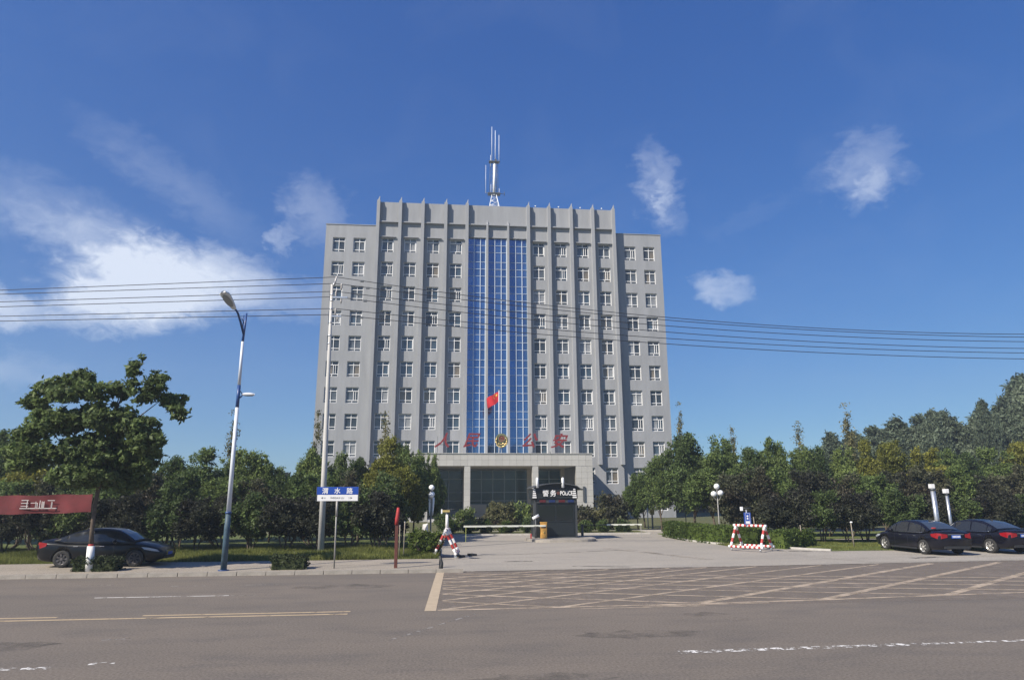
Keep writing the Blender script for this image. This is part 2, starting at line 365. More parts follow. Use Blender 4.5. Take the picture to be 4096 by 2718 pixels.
def text_part(name, txt, size, mat, parent, mtx, extrude=.01, shear=0.0, bold=0.0, width=None):
    """flat lettering facing -Y; mtx places its centre in the parent's space"""
    c = bpy.data.curves.new(name, 'FONT'); c.body = txt; c.size = size; c.extrude = extrude; c.align_x = 'CENTER'; c.align_y = 'CENTER'; c.shear = shear; c.offset = bold; c.resolution_u = 3
    t = bpy.data.objects.new('t', c); COL.objects.link(t); bpy.context.view_layer.update()
    me = bpy.data.meshes.new_from_object(t.evaluated_get(bpy.context.evaluated_depsgraph_get()))
    bpy.data.objects.remove(t)
    xs = [v.co.x for v in me.vertices]; zs = [v.co.y for v in me.vertices]
    if xs:
        cx, cy = (min(xs) + max(xs)) / 2, (min(zs) + max(zs)) / 2; k = (width / (max(xs) - min(xs))) if width else 1
        for v in me.vertices: v.co = Vector(((v.co.x - cx) * k, -v.co.z, v.co.y - cy))
    me.materials.clear(); me.materials.append(M[mat]); me.name = name
    o = link(name, me, parent); o.matrix_local = mtx; return o
T = Matrix.Translation

# ================================================================ GROUND
def sheet(x0, x1, y0, y1, z, mb=None):
    mb = mb or MB(); return mb.quad((x0, y0, z), (x1, y0, z), (x1, y1, z), (x0, y1, z))
structure('ground', sheet(-2500, 2500, -2500, 2500, -.03), 'soil')
structure('road', sheet(-400, 400, -6, 28.2, 0), 'asphalt')
# driveway and apron (concrete), curved right edge
edge = [(24.2, 27.3), (60, 28.0), (60, 32.6), (19.0, 33.0), (18.2, 33.9), (17.3, 35.3), (16.2, 36.9), (15.3, 38.6), (14.75, 41), (14.7, 43.5), (14.75, 46.2), (15.6, 49.0), (60, 49.5), (60, 53), (-30, 53), (-30, 49.6), (-.5, 49.4), (-.15, 44), (-.1, 36), (-.12, 26.25), (10.9, 26.6)]
mb = MB(); mb.add([(x, y, .006) for x, y in edge], [tuple(range(len(edge)))]); structure('driveway', mb, 'apron')
mb = MB(); mb.add([(x, y, .012) for x, y in [(17.5, 27.35), (24.2, 27.45), (60, 28.15), (60, 32.6), (19.0, 33.0), (18.2, 33.2), (16.2, 30.5)]], [tuple(range(7))]); structure('parking_strip', mb, 'lot')
pv = MB(); pv.box(-160, -.14, 26.18, 30.25, -.02, .13); structure('pavement', pv, 'pavement'); structure('lawn', MB().box(-160, -.14, 30.26, 37.4, -.02, .10).box(-160, -.5, 38.5, 52.9, -.02, .10), 'lawn'); structure('right_lawn', MB().box(19.0, 160, 33.1, 40.6, -.02, .05).box(15.4, 160, 41.9, 49.4, -.02, .05), 'lawn')
sl = MB(); sl.quad((-160, 27.9, .134), (-.2, 27.9, .134), (-.2, 27.92, .134), (-160, 27.92, .134)); structure('pavement_joint', sl, 'crack')
kb = MB(); kb.box(-160, -17.3, 26.0, 26.17, -.02, .135); kerb = structure('kerb', kb, 'kerb')
kx = -17.28
kme = mesh_of('kerb_stone', MB().box(-.49, .49, -.075, .075, -.02, .14), 'kerb')
while kx < -.2:
    o = link('kerb_stone', kme, kerb, (kx + .5, 26.085 + random.uniform(-.008, .008), random.uniform(-.012, .004))); kx += 1.003
cr = MB()
for (a, b, w, z) in (((-.1, 26.2), (11, 26.62), .05, .010), ((11, 26.62), (24.2, 27.3), .04, .010), ((1.4, 32.9), (6.2, 34.2), .035, .011), ((6.2, 34.2), (9.6, 35.4), .07, .011), ((2.6, 29.9), (3.8, 29.9), .13, .011), ((-.1, 31.2), (1.6, 31.6), .04, .011), ((20.3, 28.9), (21.9, 29.2), .2, .017), ((16.5, 33.6), (19.5, 32.4), .1, .017), ((5.1, 27.6), (7.3, 27.0), .08, .011)):
    a = Vector((*a, z)); b = Vector((*b, z)); d = (b - a).normalized(); n = Vector((-d.y, d.x, 0)) * w; cr.quad(a - n, b - n, b + n, a + n)
structure('driveway_joints', cr, 'crack')
tn = MB(); 
for (a, b, w) in (((8.5, 36.5), (11.5, 29.5), .28), ((9.6, 35.0), (10.6, 31.5), .2)):
    a = Vector((*a, .0145)); b = Vector((*b, .0145)); d = (b - a).normalized(); n = Vector((-d.y, d.x, 0)) * w; tn.quad(a - n, b - n, b + n, a + n)
structure('tyre_marks', tn, 'tan')
sn = MB()
for (x, y, a, b) in ((6.1, 16.3, .55, .28), (6.6, 15.6, .3, .2), (-3.0, 22.5, 1.6, .5), (4.0, 14.2, 1.3, .4), (14.8, 16.0, .8, .3), (-9, 14.5, 1.8, .5), (1.5, 11.0, 1.0, .4)):
    sn.add([(x + a * cos(2 * pi * k / 18) * (1 + .25 * sin(3.1 * k + x)), y + b * sin(2 * pi * k / 18) * (1 + .3 * cos(2.3 * k + y)), .0022) for k in range(18)], [tuple(range(18))])
structure('road_stains', sn, 'stain')
sc2 = MB(); 
for (a, b, w_) in (((-1.0, 14.2), (.9, 17.2), .04), ((-6.6, 14.9), (-6.1, 15.0), .05)):
    a = Vector((*a, .0024)); b = Vector((*b, .0024)); d = (b - a).normalized(); n = Vector((-d.y, d.x, 0)) * w_; sc2.quad(a - n, b - n, b + n, a + n)
structure('road_scuffs', sc2, 'linefaint')
# kerb round the planting beds
mb = MB(); pl = [(19.0, 33.05), (18.2, 33.95), (17.35, 35.4), (16.25, 37.0), (15.35, 38.7), (14.85, 41), (14.8, 43.5), (14.85, 46.1), (15.7, 48.9)]
for a, b in zip(pl, pl[1:]):
    a = Vector((*a, 0)); b = Vector((*b, 0)); d = (b - a).normalized(); n = Vector((d.y, -d.x, 0)) * .12
    mb.add([a, b, b + n, a + n, a + Vector((0, 0, .1)), b + Vector((0, 0, .1)), b + n + Vector((0, 0, .1)), a + n + Vector((0, 0, .1))], [(0, 1, 5, 4), (2, 3, 7, 6), (4, 5, 6, 7), (1, 2, 6, 5), (3, 0, 4, 7)])
structure('bed_kerb', mb, 'kerbw')
mb = MB(); mb.box(-30, 60, 53.0, 53.15, -.02, .12); mb.box(-.5, 14.9, 49.45, 49.6, -.02, .12); structure('far_kerb', mb, 'kerbw')
mb = MB(); mb.box(-.42, 14.9, 49.6, 53, -.02, .10); structure('planting_bed', mb, 'soil')
sheet(-120, -.5, 37.4, 38.5, .004, mb := MB()); sheet(19, 120, 40.6, 41.9, .004, mb); structure('park_path', mb, 'lot')
# painted lines
def strip(mb, a, b, w, z):
    a = Vector((*a, z)); b = Vector((*b, z)); d = (b - a).normalized(); n = Vector((-d.y, d.x, 0)) * w / 2; mb.quad(a - n, b - n, b + n, a + n); return mb
m1 = MB(); strip(m1, (-9.6, 20.93), (-6.0, 20.93), .09, .004)
for k in range(6): strip(m1, (-19.6 - 10 * k, 20.93), (-15.6 - 10 * k, 20.93), .12, .004)
structure('white_lane_line', m1, 'linewhite')
m2 = MB(); strip(m2, (-6.0, 20.93), (-4.9, 20.93), .09, .004); strip(m2, (-8.6, 23.3), (-5.2, 23.3), .1, .004); strip(m2, (-11.6, 23.9), (-10.4, 23.9), .1, .004); structure('faint_lane_line', m2, 'linefaint')
m3 = MB(); strip(m3, (-160, 17.36), (-2.22, 17.36), .13, .004); strip(m3, (-160, 17.72), (-8.9, 17.72), .12, .004); strip(m3, (-7.0, 17.72), (-2.2, 17.72), .12, .004); structure('yellow_centre_lines', m3, 'lineyellow')
m4 = MB(); strip(m4, (4.2, 12.55), (9.0, 12.68), .2, .004); strip(m4, (9.0, 12.68), (11.2, 12.75), .12, .004); strip(m4, (-14.5, 12.6), (-6.35, 12.64), .17, .004); strip(m4, (-5.85, 12.85), (-5.45, 12.9), .14, .004); structure('white_dashed_line', m4, 'linewhite2')
m5 = MB(); m5.quad((-.42, 17.55, .005), (-.14, 17.55, .005), (.06, 26.0, .005), (-.22, 26.0, .005)); structure('box_edge_line', m5, 'boxthick')
bord = [(-.1, 17.62), (6.5, 17.82), (10.1, 18.08), (13.9, 18.45), (20, 19.0), (45, 21.5)]
m6 = MB()
for a, b in zip(bord, bord[1:]): strip(m6, a, b, .16, .0045)
strip(m6, (3.4, 17.42), (6.6, 17.5), .09, .0045); strip(m6, (5.0, 17.62), (8.4, 17.75), .10, .0045); structure('worn_box_area', sheet(-.14, 60, 17.6, 27.6, .003), 'boxwear'); structure('box_border_line', m6, 'boxyellow')
m7 = MB(); m8 = MB()
plus = [(0, 17.7, .56), (0, 19.2, .56), (0, 20.45, .55), (0, 21.7, .5), (0, 22.9, .5), (0, 24.1, .5), (2.91, 17.72, .58), (6.55, 17.9, .635), (10.1, 18.15, .65), (13.9, 18.5, .67), (17.7, 18.85, .67), (21.5, 19.2, .67), (25.3, 19.5, .67)]
for n_, (x, y, k_) in enumerate(plus):
    ye = 26.0 + .02 * x; xe = x + (ye - y) / k_; ye = min(ye + .04 * (xe - x), 26.9); strip(m7, (x + .02, y), (xe, ye), .15 if n_ < 7 else .24, .0055)
for x, y, y0 in ((2.91, 17.72, 19.02), (6.55, 17.9, 20.38), (10.1, 18.15, 21.45), (13.9, 18.5, 22.4), (17.7, 18.85, 23.3), (21.5, 19.2, 24.1), (25.3, 19.5, 24.9), (29.3, 19.8, 25.6)): strip(m8, (0.02, y0), (x, y), .14, .0070)
structure('box_hatch_line', m7, 'boxyellow'); structure('box_cross_hatch_line', m8, 'boxyellow')

# ================================================================ POLICE OFFICE BUILDING
CX = 6.55
B = thing('office_building', 'grey twelve storey office block with vertical fins and tall blue glass centre strip', 'building', (CX, 85, 0))
ROWS = [34.95 - 3.31 * k for k in range(11)]
WX_MAIN = [CX + s * d for s in (-1, 1) for d in (14.5, 11.55, 8.55, 5.55)]
WX_WING = [CX + s * d for s in (-1, 1) for d in (20.85, 18.2)]
WW, WH = 1.58, 1.98
def wall_with_holes(mb, x0, x1, z0, z1, y, holes, depth):
    xs = sorted({x0, x1} | {h[0] for h in holes} | {h[1] for h in holes}); zs = sorted({z0, z1} | {h[2] for h in holes} | {h[3] for h in holes})
    for i in range(len(xs) - 1):
        for j in range(len(zs) - 1):
            cx, cz = (xs[i] + xs[i + 1]) / 2, (zs[j] + zs[j + 1]) / 2
            if any(h[0] < cx < h[1] and h[2] < cz < h[3] for h in holes): continue
            mb.quad((xs[i], y, zs[j]), (xs[i + 1], y, zs[j]), (xs[i + 1], y, zs[j + 1]), (xs[i], y, zs[j + 1]))
    for a, b, c, d in holes:
        Y = y + depth
        mb.quad((a, y, c), (a, Y, c), (a, Y, d), (a, y, d)); mb.quad((b, y, c), (b, y, d), (b, Y, d), (b, Y, c))
        mb.quad((a, y, d), (a, Y, d), (b, Y, d), (b, y, d)); mb.quad((a, y, c), (b, y, c), (b, Y, c), (a, Y, c))
    return mb
GX0, GX1 = CX - 4.02, CX + 4.02        # glass strip between fins
hole = lambda x, z: (x - WW / 2, x + WW / 2, z - WH / 2, z + WH / 2)
mainholes = [hole(x, z) for x in WX_MAIN for z in ROWS if not (z < 6.3 and abs(x - CX) < 10.3)]
lob = (CX - 7.75, CX + 7.9, 1.0, 5.82)
w = MB(); wall_with_holes(w, CX - 16.05, CX + 16.05, 0, 40.98, 85.0, mainholes + [(GX0, GX1, 7.2, 36.35), lob], .32)
w.box(CX - 16.05, CX + 16.05, 85.34, 103, 0, 40.6)
for s in (-1, 1): w.quad((CX + s * 16.05, 85, 0), (CX + s * 16.05, 85.4, 0), (CX + s * 16.05, 85.4, 40.98), (CX + s * 16.05, 85, 40.98))
w.box(CX - 16.05, CX + 16.05, 85.002, 85.34, 40.6, 40.98)
part('wall', w, 'wall', B)
for s in (-1, 1):
    xa, xb = (CX - 22.6, CX - 16.05) if s < 0 else (CX + 16.05, CX + 22.6)
    w = MB(); wall_with_holes(w, xa, xb, 0, 37.72, 85.4, [hole(x, z) for x in WX_WING if xa < x < xb for z in ROWS], .32)
    w.box(xa, xb, 85.74, 102, 0, 37.4); w.box(xa, xb, 85.402, 85.74, 37.4, 37.72)
    w.quad((xa, 85.4, 0), (xa, 85.74, 0), (xa, 85.74, 37.4), (xa, 85.4, 37.4)); w.quad((xb, 85.4, 0), (xb, 85.74, 0), (xb, 85.74, 37.4), (xb, 85.4, 37.4))
    part('wing_wall', w, 'wall', B)
    part('wing_coping', MB().box(xa - .05, xb + .05, 85.33, 85.8, 37.72, 37.8), 'wallfin', B)
# fins
finx = [CX + s * d for s in (-1, 1) for d in (15.83, 12.95, 9.98, 6.95, 4.12)]
for x in finx:
    hw = .21; zt = 41.0
    b0 = 6.5 if abs(x - CX) > 11 else (7.4 if abs(x - CX) > 3 else 7.4)
    f = MB(); f.box(x - hw, x + hw, 84.40, 84.998, b0, zt)
    f.add([(x - hw * .5, 84.46, zt), (x + hw * .6, 84.46, zt), (x + hw * .6, 85.3, zt), (x - hw * .5, 85.3, zt), (x + .10, 84.6, zt + .62), (x + .15, 84.6, zt + .62)], [(0, 1, 5, 4), (1, 2, 5), (2, 3, 4, 5), (3, 0, 4)])
    part('fin', f, 'wallfin', B)
for x in (CX - 1.4, CX + 1.4):
    f = MB(); f.box(x - .13, x + .13, 84.5, 84.998 + .3, 7.4, 38.1)
    f.add([(x - .13, 84.5, 38.1), (x + .13, 84.5, 38.1), (x + .13, 84.99, 38.1), (x - .13, 84.99, 38.1), (x - .03, 84.95, 38.8), (x + .03, 84.95, 38.8)], [(0, 1, 5, 4), (1, 2, 5), (2, 3, 4, 5), (3, 0, 4)])
    part('glass_strip_fin', f, 'wallfin', B)
# horizontal ledge between fins, hoods over the top windows
edges = sorted([CX - 16.05] + finx + [CX + 16.05])
for a, b in zip(sorted(finx), sorted(finx)[1:]):
    part('ledge', MB().box(a + .215, b - .215, 84.62, 84.998, 38.02, 38.17), 'wallfin', B)
for x in WX_MAIN: part('window_hood', MB().box(x - .95, x + 1.05, 84.72, 84.996, ROWS[0] + WH / 2 + .03, ROWS[0] + WH / 2 + .14), 'wallfin', B)
part('glass_strip_lintel', MB().box(GX0 + .31, GX1 - .31, 84.93, 84.998, 36.35, 36.5), 'wallfin', B)
# windows: frame + two panes
def frame_mesh(variant):
    m = MB(); t = .055; w2, h2 = WW / 2 - .003, WH / 2 - .003; y0, y1 = -.05, .03
    m.box(-w2, -w2 + t, y0, y1, -h2, h2); m.box(w2 - t * 1.3, w2, y0, y1, -h2, h2)
    m.box(-w2 + t, w2 - t, y0, y1, -h2, -h2 + t); m.box(-w2 + t, w2 - t, y0, y1, h2 - t, h2)
    zt, zb = h2 * .48, -h2 * .62
    m.box(-w2 + t, w2 - t, y0 - .01, y1, zt, zt + .075); m.box(-w2 + t, w2 - t, y0 - .01, y1, zb - .075, zb)
    if variant == 0: m.box(-.035, .035, y0, y1 + .001, -h2 + t, h2 - t)
    elif variant == 1:
        m.box(-.035, .035, y0, y1 + .001, -h2 + t, zb - .075); m.box(-.035, .035, y0, y1 + .001, zt + .075, h2 - t)
        m.box(.12, .19, y0, y1 + .001, zb, zt); m.box(.40, .45, y0, y1 + .001, zb, zt)
    else:
        m.box(-.035, .035, y0, y1 + .001, -h2 + t, h2 - t); m.box(-w2 + t, -w2 + t + .05, y0 - .02, y1, zb, zt); m.box(w2 - t - .11, w2 - t - .02, y0 - .02, y1, zb, zt)
    return mesh_of('window', m, 'winframe')
FM = [frame_mesh(k) for k in range(3)]
PM = {}
for k in ('pane_d', 'pane_m', 'pane_c', 'pane_b', 'pane_w'):
    PM[k] = [mesh_of('pane', MB().quad((-WW / 2 + .03, .04, -WH / 2 + .03), (-.001, .04, -WH / 2 + .03), (-.001, .04, WH / 2 - .03), (-WW / 2 + .03, .04, WH / 2 - .03)), k),
             mesh_of('pane', MB().quad((.001, .045, -WH / 2 + .03), (WW / 2 - .03, .045, -WH / 2 + .03), (WW / 2 - .03, .045, WH / 2 - .03), (.001, .045, WH / 2 - .03)), k)]
rw = random.Random(5)
for x, yy in [(x, 85.0) for x in WX_MAIN] + [(x, 85.4) for x in WX_WING]:
    for z in ROWS:
        if z < 6.3 and abs(x - CX) < 10.3: continue
        o = link('window', FM[rw.choice((0, 0, 0, 1, 2))], B, (x - CX, yy - 85 + .24, z))
        k0 = rw.choice(('pane_d', 'pane_m', 'pane_m', 'pane_b', 'pane_c', 'pane_d'))
        for j in (0, 1):
            k = k0 if rw.random() < .6 else rw.choice(('pane_d', 'pane_m', 'pane_c', 'pane_w', 'pane_b'))
            link('pane', PM[k][j], o)
# blue curtain wall: three bays, three panes wide, three rows a storey
bays = [(GX0, CX - 1.535), (CX - 1.265, CX + 1.265), (CX + 1.535, GX1)]
GZ = []
z = 36.33
while z > 7.3:
    GZ += [z, z - .98, z - 1.96]; z -= 3.31
GZ = [g for g in GZ if g > 7.25] + [7.2]
mu = MB()
for bi, (a, b) in enumerate(bays):
    a2 = a if bi else GX0 + .02
    xs = [a2, a2 + (b - a2) * .36, a2 + (b - a2) * .70, b]
    for i in range(3):
        for j in range(len(GZ) - 1):
            q = MB(); jx, jz = random.uniform(-.004, .004), random.uniform(-.004, .004)
            q.quad((xs[i], 85.26 + jx, GZ[j + 1]), (xs[i + 1], 85.26 - jx, GZ[j + 1]), (xs[i + 1], 85.26 - jx + jz, GZ[j]), (xs[i], 85.26 + jx + jz, GZ[j]))
            part('glass_panel', q, 'blue', B)
    for i in (1, 2): part('mullion', MB().box(xs[i] - .045, xs[i] + .045, 85.14, 85.25, 7.2, 36.33), 'mull', B)
    part('mullion', MB().box(b - .10, b - .003, 85.12, 85.25, 7.2, 36.33), 'mull', B)
    part('mullion', MB().box(a2 + .003, a2 + .06, 85.12, 85.25, 7.2, 36.33), 'mull', B)
    for g in GZ[1:-1]: mu.box(a2 + .06, b - .10, 85.19, 85.249, g - .022, g + .022)
part('transoms', mu, 'mull', B)['kind'] = 'stuff'
# portico
PX0, PX1 = -3.72, 16.8
P = MB(); P.box(PX0 + .05, PX1 - .05, 77.05, 84.99, 6.08, 7.28); part('portico_core', P, 'joint', B)
part('portico_soffit', MB().box(PX0 + 1.94, PX1 - 1.94, 77.7, 84.98, 6.0, 6.078), 'soffit', B)
part('portico_coping', MB().box(PX0 - .05, PX1 + .05, 76.9, 84.98, 7.36, 7.44), 'stone', B)
part('portico_roof', MB().box(PX0 + .1, PX1 - .1, 77.1, 84.98, 7.285, 7.34), 'wallfin', B)
def tiles(x0, x1, z0, z1, y, nx, nz, name='stone_tile', side=None):
    dx, dz = (x1 - x0) / nx, (z1 - z0) / nz; g = .007
    me = mesh_of(name, MB().box(-dx / 2 + g, dx / 2 - g, 0, .06, -dz / 2 + g, dz / 2 - g), 'stone')
    for i in range(nx):
        for j in range(nz): link(name, me, B, (x0 + dx * (i + .5) - CX, y - 85 + random.uniform(-.004, .004), z0 + dz * (j + .5)))
tiles(PX0, PX1, 6.02, 7.36, 76.98, 26, 2)
def clad_pillar(x0, x1, y0, y1, z0, z1, nx, nz, ny=0):
    part('pillar_core', MB().box(x0 + .03, x1 - .03, y0 + .05, y1, z0, z1), 'joint', B)
    tiles(x0, x1, z0, z1, y0, nx, nz)
    if ny:
        dy, dz = (y1 - y0 - .02) / ny, (z1 - z0) / nz
        me = mesh_of('stone_tile', MB().box(0, .045, -dy / 2 + .012, dy / 2 - .012, -dz / 2 + .012, dz / 2 - .012), 'stone')
        for i in range(ny):
            for j in range(nz):
                for xx in (x0 - .015, x1 - .03): link('stone_tile', me, B, (xx - CX, y0 + .062 + dy * (i + .5) - 85, z0 + dz * (j + .5)))
clad_pillar(PX0, PX0 + 1.94, 77, 77.85, 0, 6.02, 3, 9); clad_pillar(PX1 - 1.94, PX1, 77, 77.85, 0, 6.02, 3, 9)
clad_pillar(2.24, 2.9, 77, 77.65, .3, 6.0, 1, 9, 1); clad_pillar(9.91, 10.57, 77, 77.65, .3, 6.0, 1, 9, 1)
for s in (PX0 + .02, PX1 - .45): part('portico_side_wall', MB().box(s, s + .43, 77.86, 84.98, 0, 6.07), 'soffit', B)
part('entrance_floor', MB().box(PX0 + .5, PX1 - .5, 77.2, 84.98, 0, .3), 'stone', B)
for k in range(3): part('entrance_step', MB().box(PX0 + 2, PX1 - 2, 76.6 - .35 * k, 76.96 - .35 * k + .0, 0, .24 - .08 * k), 'stone', B)
# lobby glazing behind the portico
for (a, b, zb) in ((CX - 7.73, 2.3, .9), (3.15, 10.2, 1.75), (11.55, 14.4, .9)):
    n = max(2, round((b - a) / 1.45)); zs = [5.8, 4.75, 3.17, 2.18] + ([1.75] if zb > 1.5 else [1.0])
    for i in range(n):
        for j in range(len(zs) - 1):
            xa, xb = a + (b - a) * i / n, a + (b - a) * (i + 1) / n
            part('lobby_glass', MB().quad((xa, 84.9, zs[j + 1]), (xb, 84.9, zs[j + 1]), (xb, 84.9, zs[j]), (xa, 84.9, zs[j])), 'lobby', B)
    g = MB()
    for i in range(n + 1): x = a + (b - a) * i / n; g.box(x - .035, x + .035, 84.8, 84.89, zs[-1], 5.8)
    for zz in zs: g.box(a, b, 84.82, 84.888, zz - .03, zz + .03)
    part('lobby_window_frame', g, 'lobmull', B)
for (a, b, z0, z1) in ((2.3, 3.15, .3, 6), (10.2, 11.55, .3, 6), (3.15, 10.2, .3, 1.72), (14.4, 14.9, .3, 6), (CX - 8.2, CX - 7.75, .3, 6)): part('lobby_wall', MB().box(a, b, 84.6, 84.98, z0, z1), 'soffit', B)
part('entrance_door', MB().box(5.2, 8.1, 84.55, 84.6, .3, 1.7), 'lobby', B)
part('wall_light_bracket', MB().box(15.6, 15.86, 76.86, 76.97, 2.1, 3.75), 'darksteel', B)

# rooftop letters and badge standing on the portico
for ch, x, lab in (('人', -.32, 'leftmost tall red calligraphic character 人 standing on the entrance portico roof'), ('民', 3.06, 'tall red character 民 on the portico roof just left of the gold badge'),
                   ('公', 9.72, 'tall red character 公 on the portico roof just right of the gold badge'), ('安', 13.12, 'rightmost tall red character 安 standing on the entrance portico roof')):
    t = thing('roof_letter', lab, 'sign letter', (x, 77.35, 7.44), 0, 'red characters on the portico roof')
    text_part('character', ch, 1.75, 'redletter', t, T((0, 0, 1.45)), extrude=.09, shear=.38, bold=.03)
    s_ = MB(); s_.box(-.5, -.46, .12, .16, 0, 1.9); s_.box(.46, .5, .12, .16, 0, 1.9); s_.box(-.46, .46, .12, .15, .95, 1.0); s_.box(-.6, .6, .1, .18, 0, .05); lpart('support_frame', s_, 'darksteel', t)
bd = thing('police_badge', 'round gold badge with red emblem disc and wreath standing at middle of portico roof', 'badge', (6.43, 77.3, 7.44))
def ring(r0, r1, y0, y1, cz, n=40, sx=1.0):
    m = MB()
    for k in range(n):
        a, b = 2 * pi * k / n, 2 * pi * (k + 1) / n
        P_ = lambda r, t, y: (r * cos(t) * sx, y, cz + r * sin(t))
        m.add([P_(r0, a, y0), P_(r1, a, y0), P_(r1, b, y0), P_(r0, b, y0), P_(r0, a, y1), P_(r1, a, y1), P_(r1, b, y1), P_(r0, b, y1)], [(0, 1, 2, 3), (4, 7, 6, 5), (1, 5, 6, 2), (0, 3, 7, 4)])
    return m
def disc(r, y0, y1, cz, n=36, sx=1.0):
    m = MB(); m.prism([(r * cos(2 * pi * k / n) * sx, cz + r * sin(2 * pi * k / n)) for k in range(n)], y0, y1); return m
def star(r, cx, cz, y0, y1, rot=0): return MB().prism([(cx + (r if k % 2 == 0 else r * .4) * sin(rot + pi * k / 5), cz + (r if k % 2 == 0 else r * .4) * cos(rot + pi * k / 5)) for k in range(10)], y0, y1)
lpart('shield', disc(.66, .04, .12, 1.5, sx=.98), 'gold2', bd)
lpart('rim', ring(.60, .74, -.03, .13, 1.5, sx=.98), 'gold', bd)
lpart('emblem_disc', disc(.36, -.03, .035, 1.66), 'redletter', bd)
lpart('emblem_ring', ring(.33, .42, -.07, .03, 1.66), 'gold', bd)
st = star(.12, 0, 1.80, -.06, -.03)
for dx, dz in ((-.19, 1.72), (-.09, 1.64), (.09, 1.64), (.19, 1.72)):
    q = star(.05, dx, dz, -.06, -.03); st.add(q.v, q.f)
st.box(-.2, .2, -.06, -.03, 1.46, 1.53); lpart('stars', st, 'gold', bd)
wr = MB()
for s in (-1, 1):
    for k in range(9):
        a = radians(-88 + 15 * k); x, zz = s * .62 * cos(a), 1.36 + .66 * sin(a); wr.sphere((x, -.06, zz), .11, 8, 5, sc=(1.1, .5, .8))
for k in range(5): wr.sphere((-.3 + .15 * k, -.05, 1.02 + .04 * abs(k - 2)), .1, 8, 5, sc=(1.2, .5, .7))
lpart('wreath', wr, 'gold', bd)
lpart('support_post', MB().box(-.05, .05, .13, .2, 0, 1.4).box(-.5, .5, .12, .22, 0, .05), 'steel', bd)

# flag pole and flag
fp = thing('flag_pole', 'slim white flag pole rising behind the gold badge', 'flag pole', (6.35, 80, 7.34))
lpart('pole', MB().tube([(0, 0, 0), (0, 0, 7.7)], [.06, .04], 10), 'mastwhite', fp); lpart('finial', MB().sphere((0, 0, 7.76), .08, 10, 6), 'gold', fp)
lpart('base_plate', MB().box(-.2, .2, -.2, .2, 0, .08), 'steel', fp)
def flagp(u, v, off=0.0):
    x = -.06 - 1.42 * u + .10 * v * u; z = 14.85 - 7.34 - .55 * u - .25 * u * u - v * (1.15 + .15 * sin(3 * u)) + .05 * sin(9 * u + 2 * v)
    y = .16 * sin(7.5 * u + 2.2 * v) * (u ** .6) - .1 * v * u + off; return Vector((x, y, z))
m = MB(); NU, NV = 26, 14
m.add([flagp(i / NU, j / NV) for j in range(NV + 1) for i in range(NU + 1)], [(j * (NU + 1) + i, j * (NU + 1) + i + 1, (j + 1) * (NU + 1) + i + 1, (j + 1) * (NU + 1) + i) for j in range(NV) for i in range(NU)], smooth=True)
fl = thing('flag', 'red national flag with yellow stars drooping from the white flag pole', 'flag', (6.35, 80, 7.34))
lpart('cloth', m, 'flagred', fl)
def stars_on(cu, cv, r, mbx):
    c = []
    for k in range(10):
        rr = r if k % 2 == 0 else r * .4; c.append(flagp(cu + rr * sin(pi * k / 5) / 1.45, cv - rr * cos(pi * k / 5) / 1.15, -.02))
    ce = flagp(cu, cv, -.02); mbx.add([ce] + c, [(0, k + 1, (k + 1) % 10 + 1) for k in range(10)])
ms = MB(); stars_on(.17, .27, .17, ms)
for a, b in ((.33, .10), (.40, .20), (.40, .34), (.33, .45)): stars_on(a, b, .06, ms)
lpart('stars', ms, 'starry', fl)

# roof mast
ma = thing('antenna_mast', 'white steel antenna mast with whip aerials on the office block roof', 'mast', (6.42, 90, 40.6))
L_ = MB()
for s in ((-1, -1), (1, -1), (1, 1), (-1, 1)): L_.tube([(s[0] * 1.15, s[1] * 1.15, 0), (s[0] * .28, s[1] * .28, 4.4)], .05, 6)
for k in range(6):
    zz = .7 * k + .3; r = 1.15 - .87 * zz / 4.4; zz2 = zz + .7; r2_ = 1.15 - .87 * zz2 / 4.4
    cs = [(-r, -r), (r, -r), (r, r), (-r, r)]; c2 = [(-r2_, -r2_), (r2_, -r2_), (r2_, r2_), (-r2_, r2_)]
    for i in range(4):
        L_.tube([(*cs[i], zz), (*cs[(i + 1) % 4], zz)], .03, 5)
        if k < 5: L_.tube([(*cs[i], zz), (*c2[(i + 1) % 4], zz2)], .028, 5)
lpart('lattice_base', L_, 'mastwhite', ma)
lpart('lower_platform', MB().box(-.9, .9, -.5, .5, 4.42, 4.52).tube([(-1.2, 0, 4.6), (1.5, 0, 4.55)], .04, 6).tube([(1.5, 0, 4.3), (1.5, 0, 4.9)], .05, 6), 'darksteel', ma)
lpart('mast_tube', MB().tube([(0, 0, 4.4), (.06, 0, 9.5)], [.2, .18], 12), 'mastwhite', ma)
st = MB()
for dx, y in ((-.62, .1), (.62, .1), (.38, -.2)): st.tube([(dx, y, 4.5), (dx * .9, y, 9.4)], .03, 5)
for k in range(7):
    st.tube([(-.55, .1, 5 + .62 * k), (.55, .1, 5 + .62 * k)], .022, 5); st.box(-.33, -.22, -.1, 0, 5.1 + .62 * k, 5.25 + .62 * k); st.box(.3, .4, -.1, 0, 5.0 + .62 * k, 5.12 + .62 * k)
lpart('climbing_frame', st, 'darksteel', ma)
lpart('upper_platform', MB().box(-.75, .8, -.35, .35, 9.45, 9.55).tube([(-.8, 0, 9.7), (.9, 0, 9.7)], .04, 6).box(.1, .4, -.2, .2, 9.55, 9.9), 'darksteel', ma)
for x0, z0, z1, r in ((-.33, 9.6, 15.2, .05), (.17, 9.6, 14.6, .06), (.72, 9.3, 13.9, .05), (-.5, 8.8, 10.6, .045), (-1.2, 4.6, 9.0, .04), (-.45, 4.6, 6.0, .04), (.75, 4.55, 5.4, .04)):
    lpart('whip_antenna', MB().tube([(x0, 0, z0), (x0, 0, z1)], [r, r * .6], 6), 'mastwhite', ma)
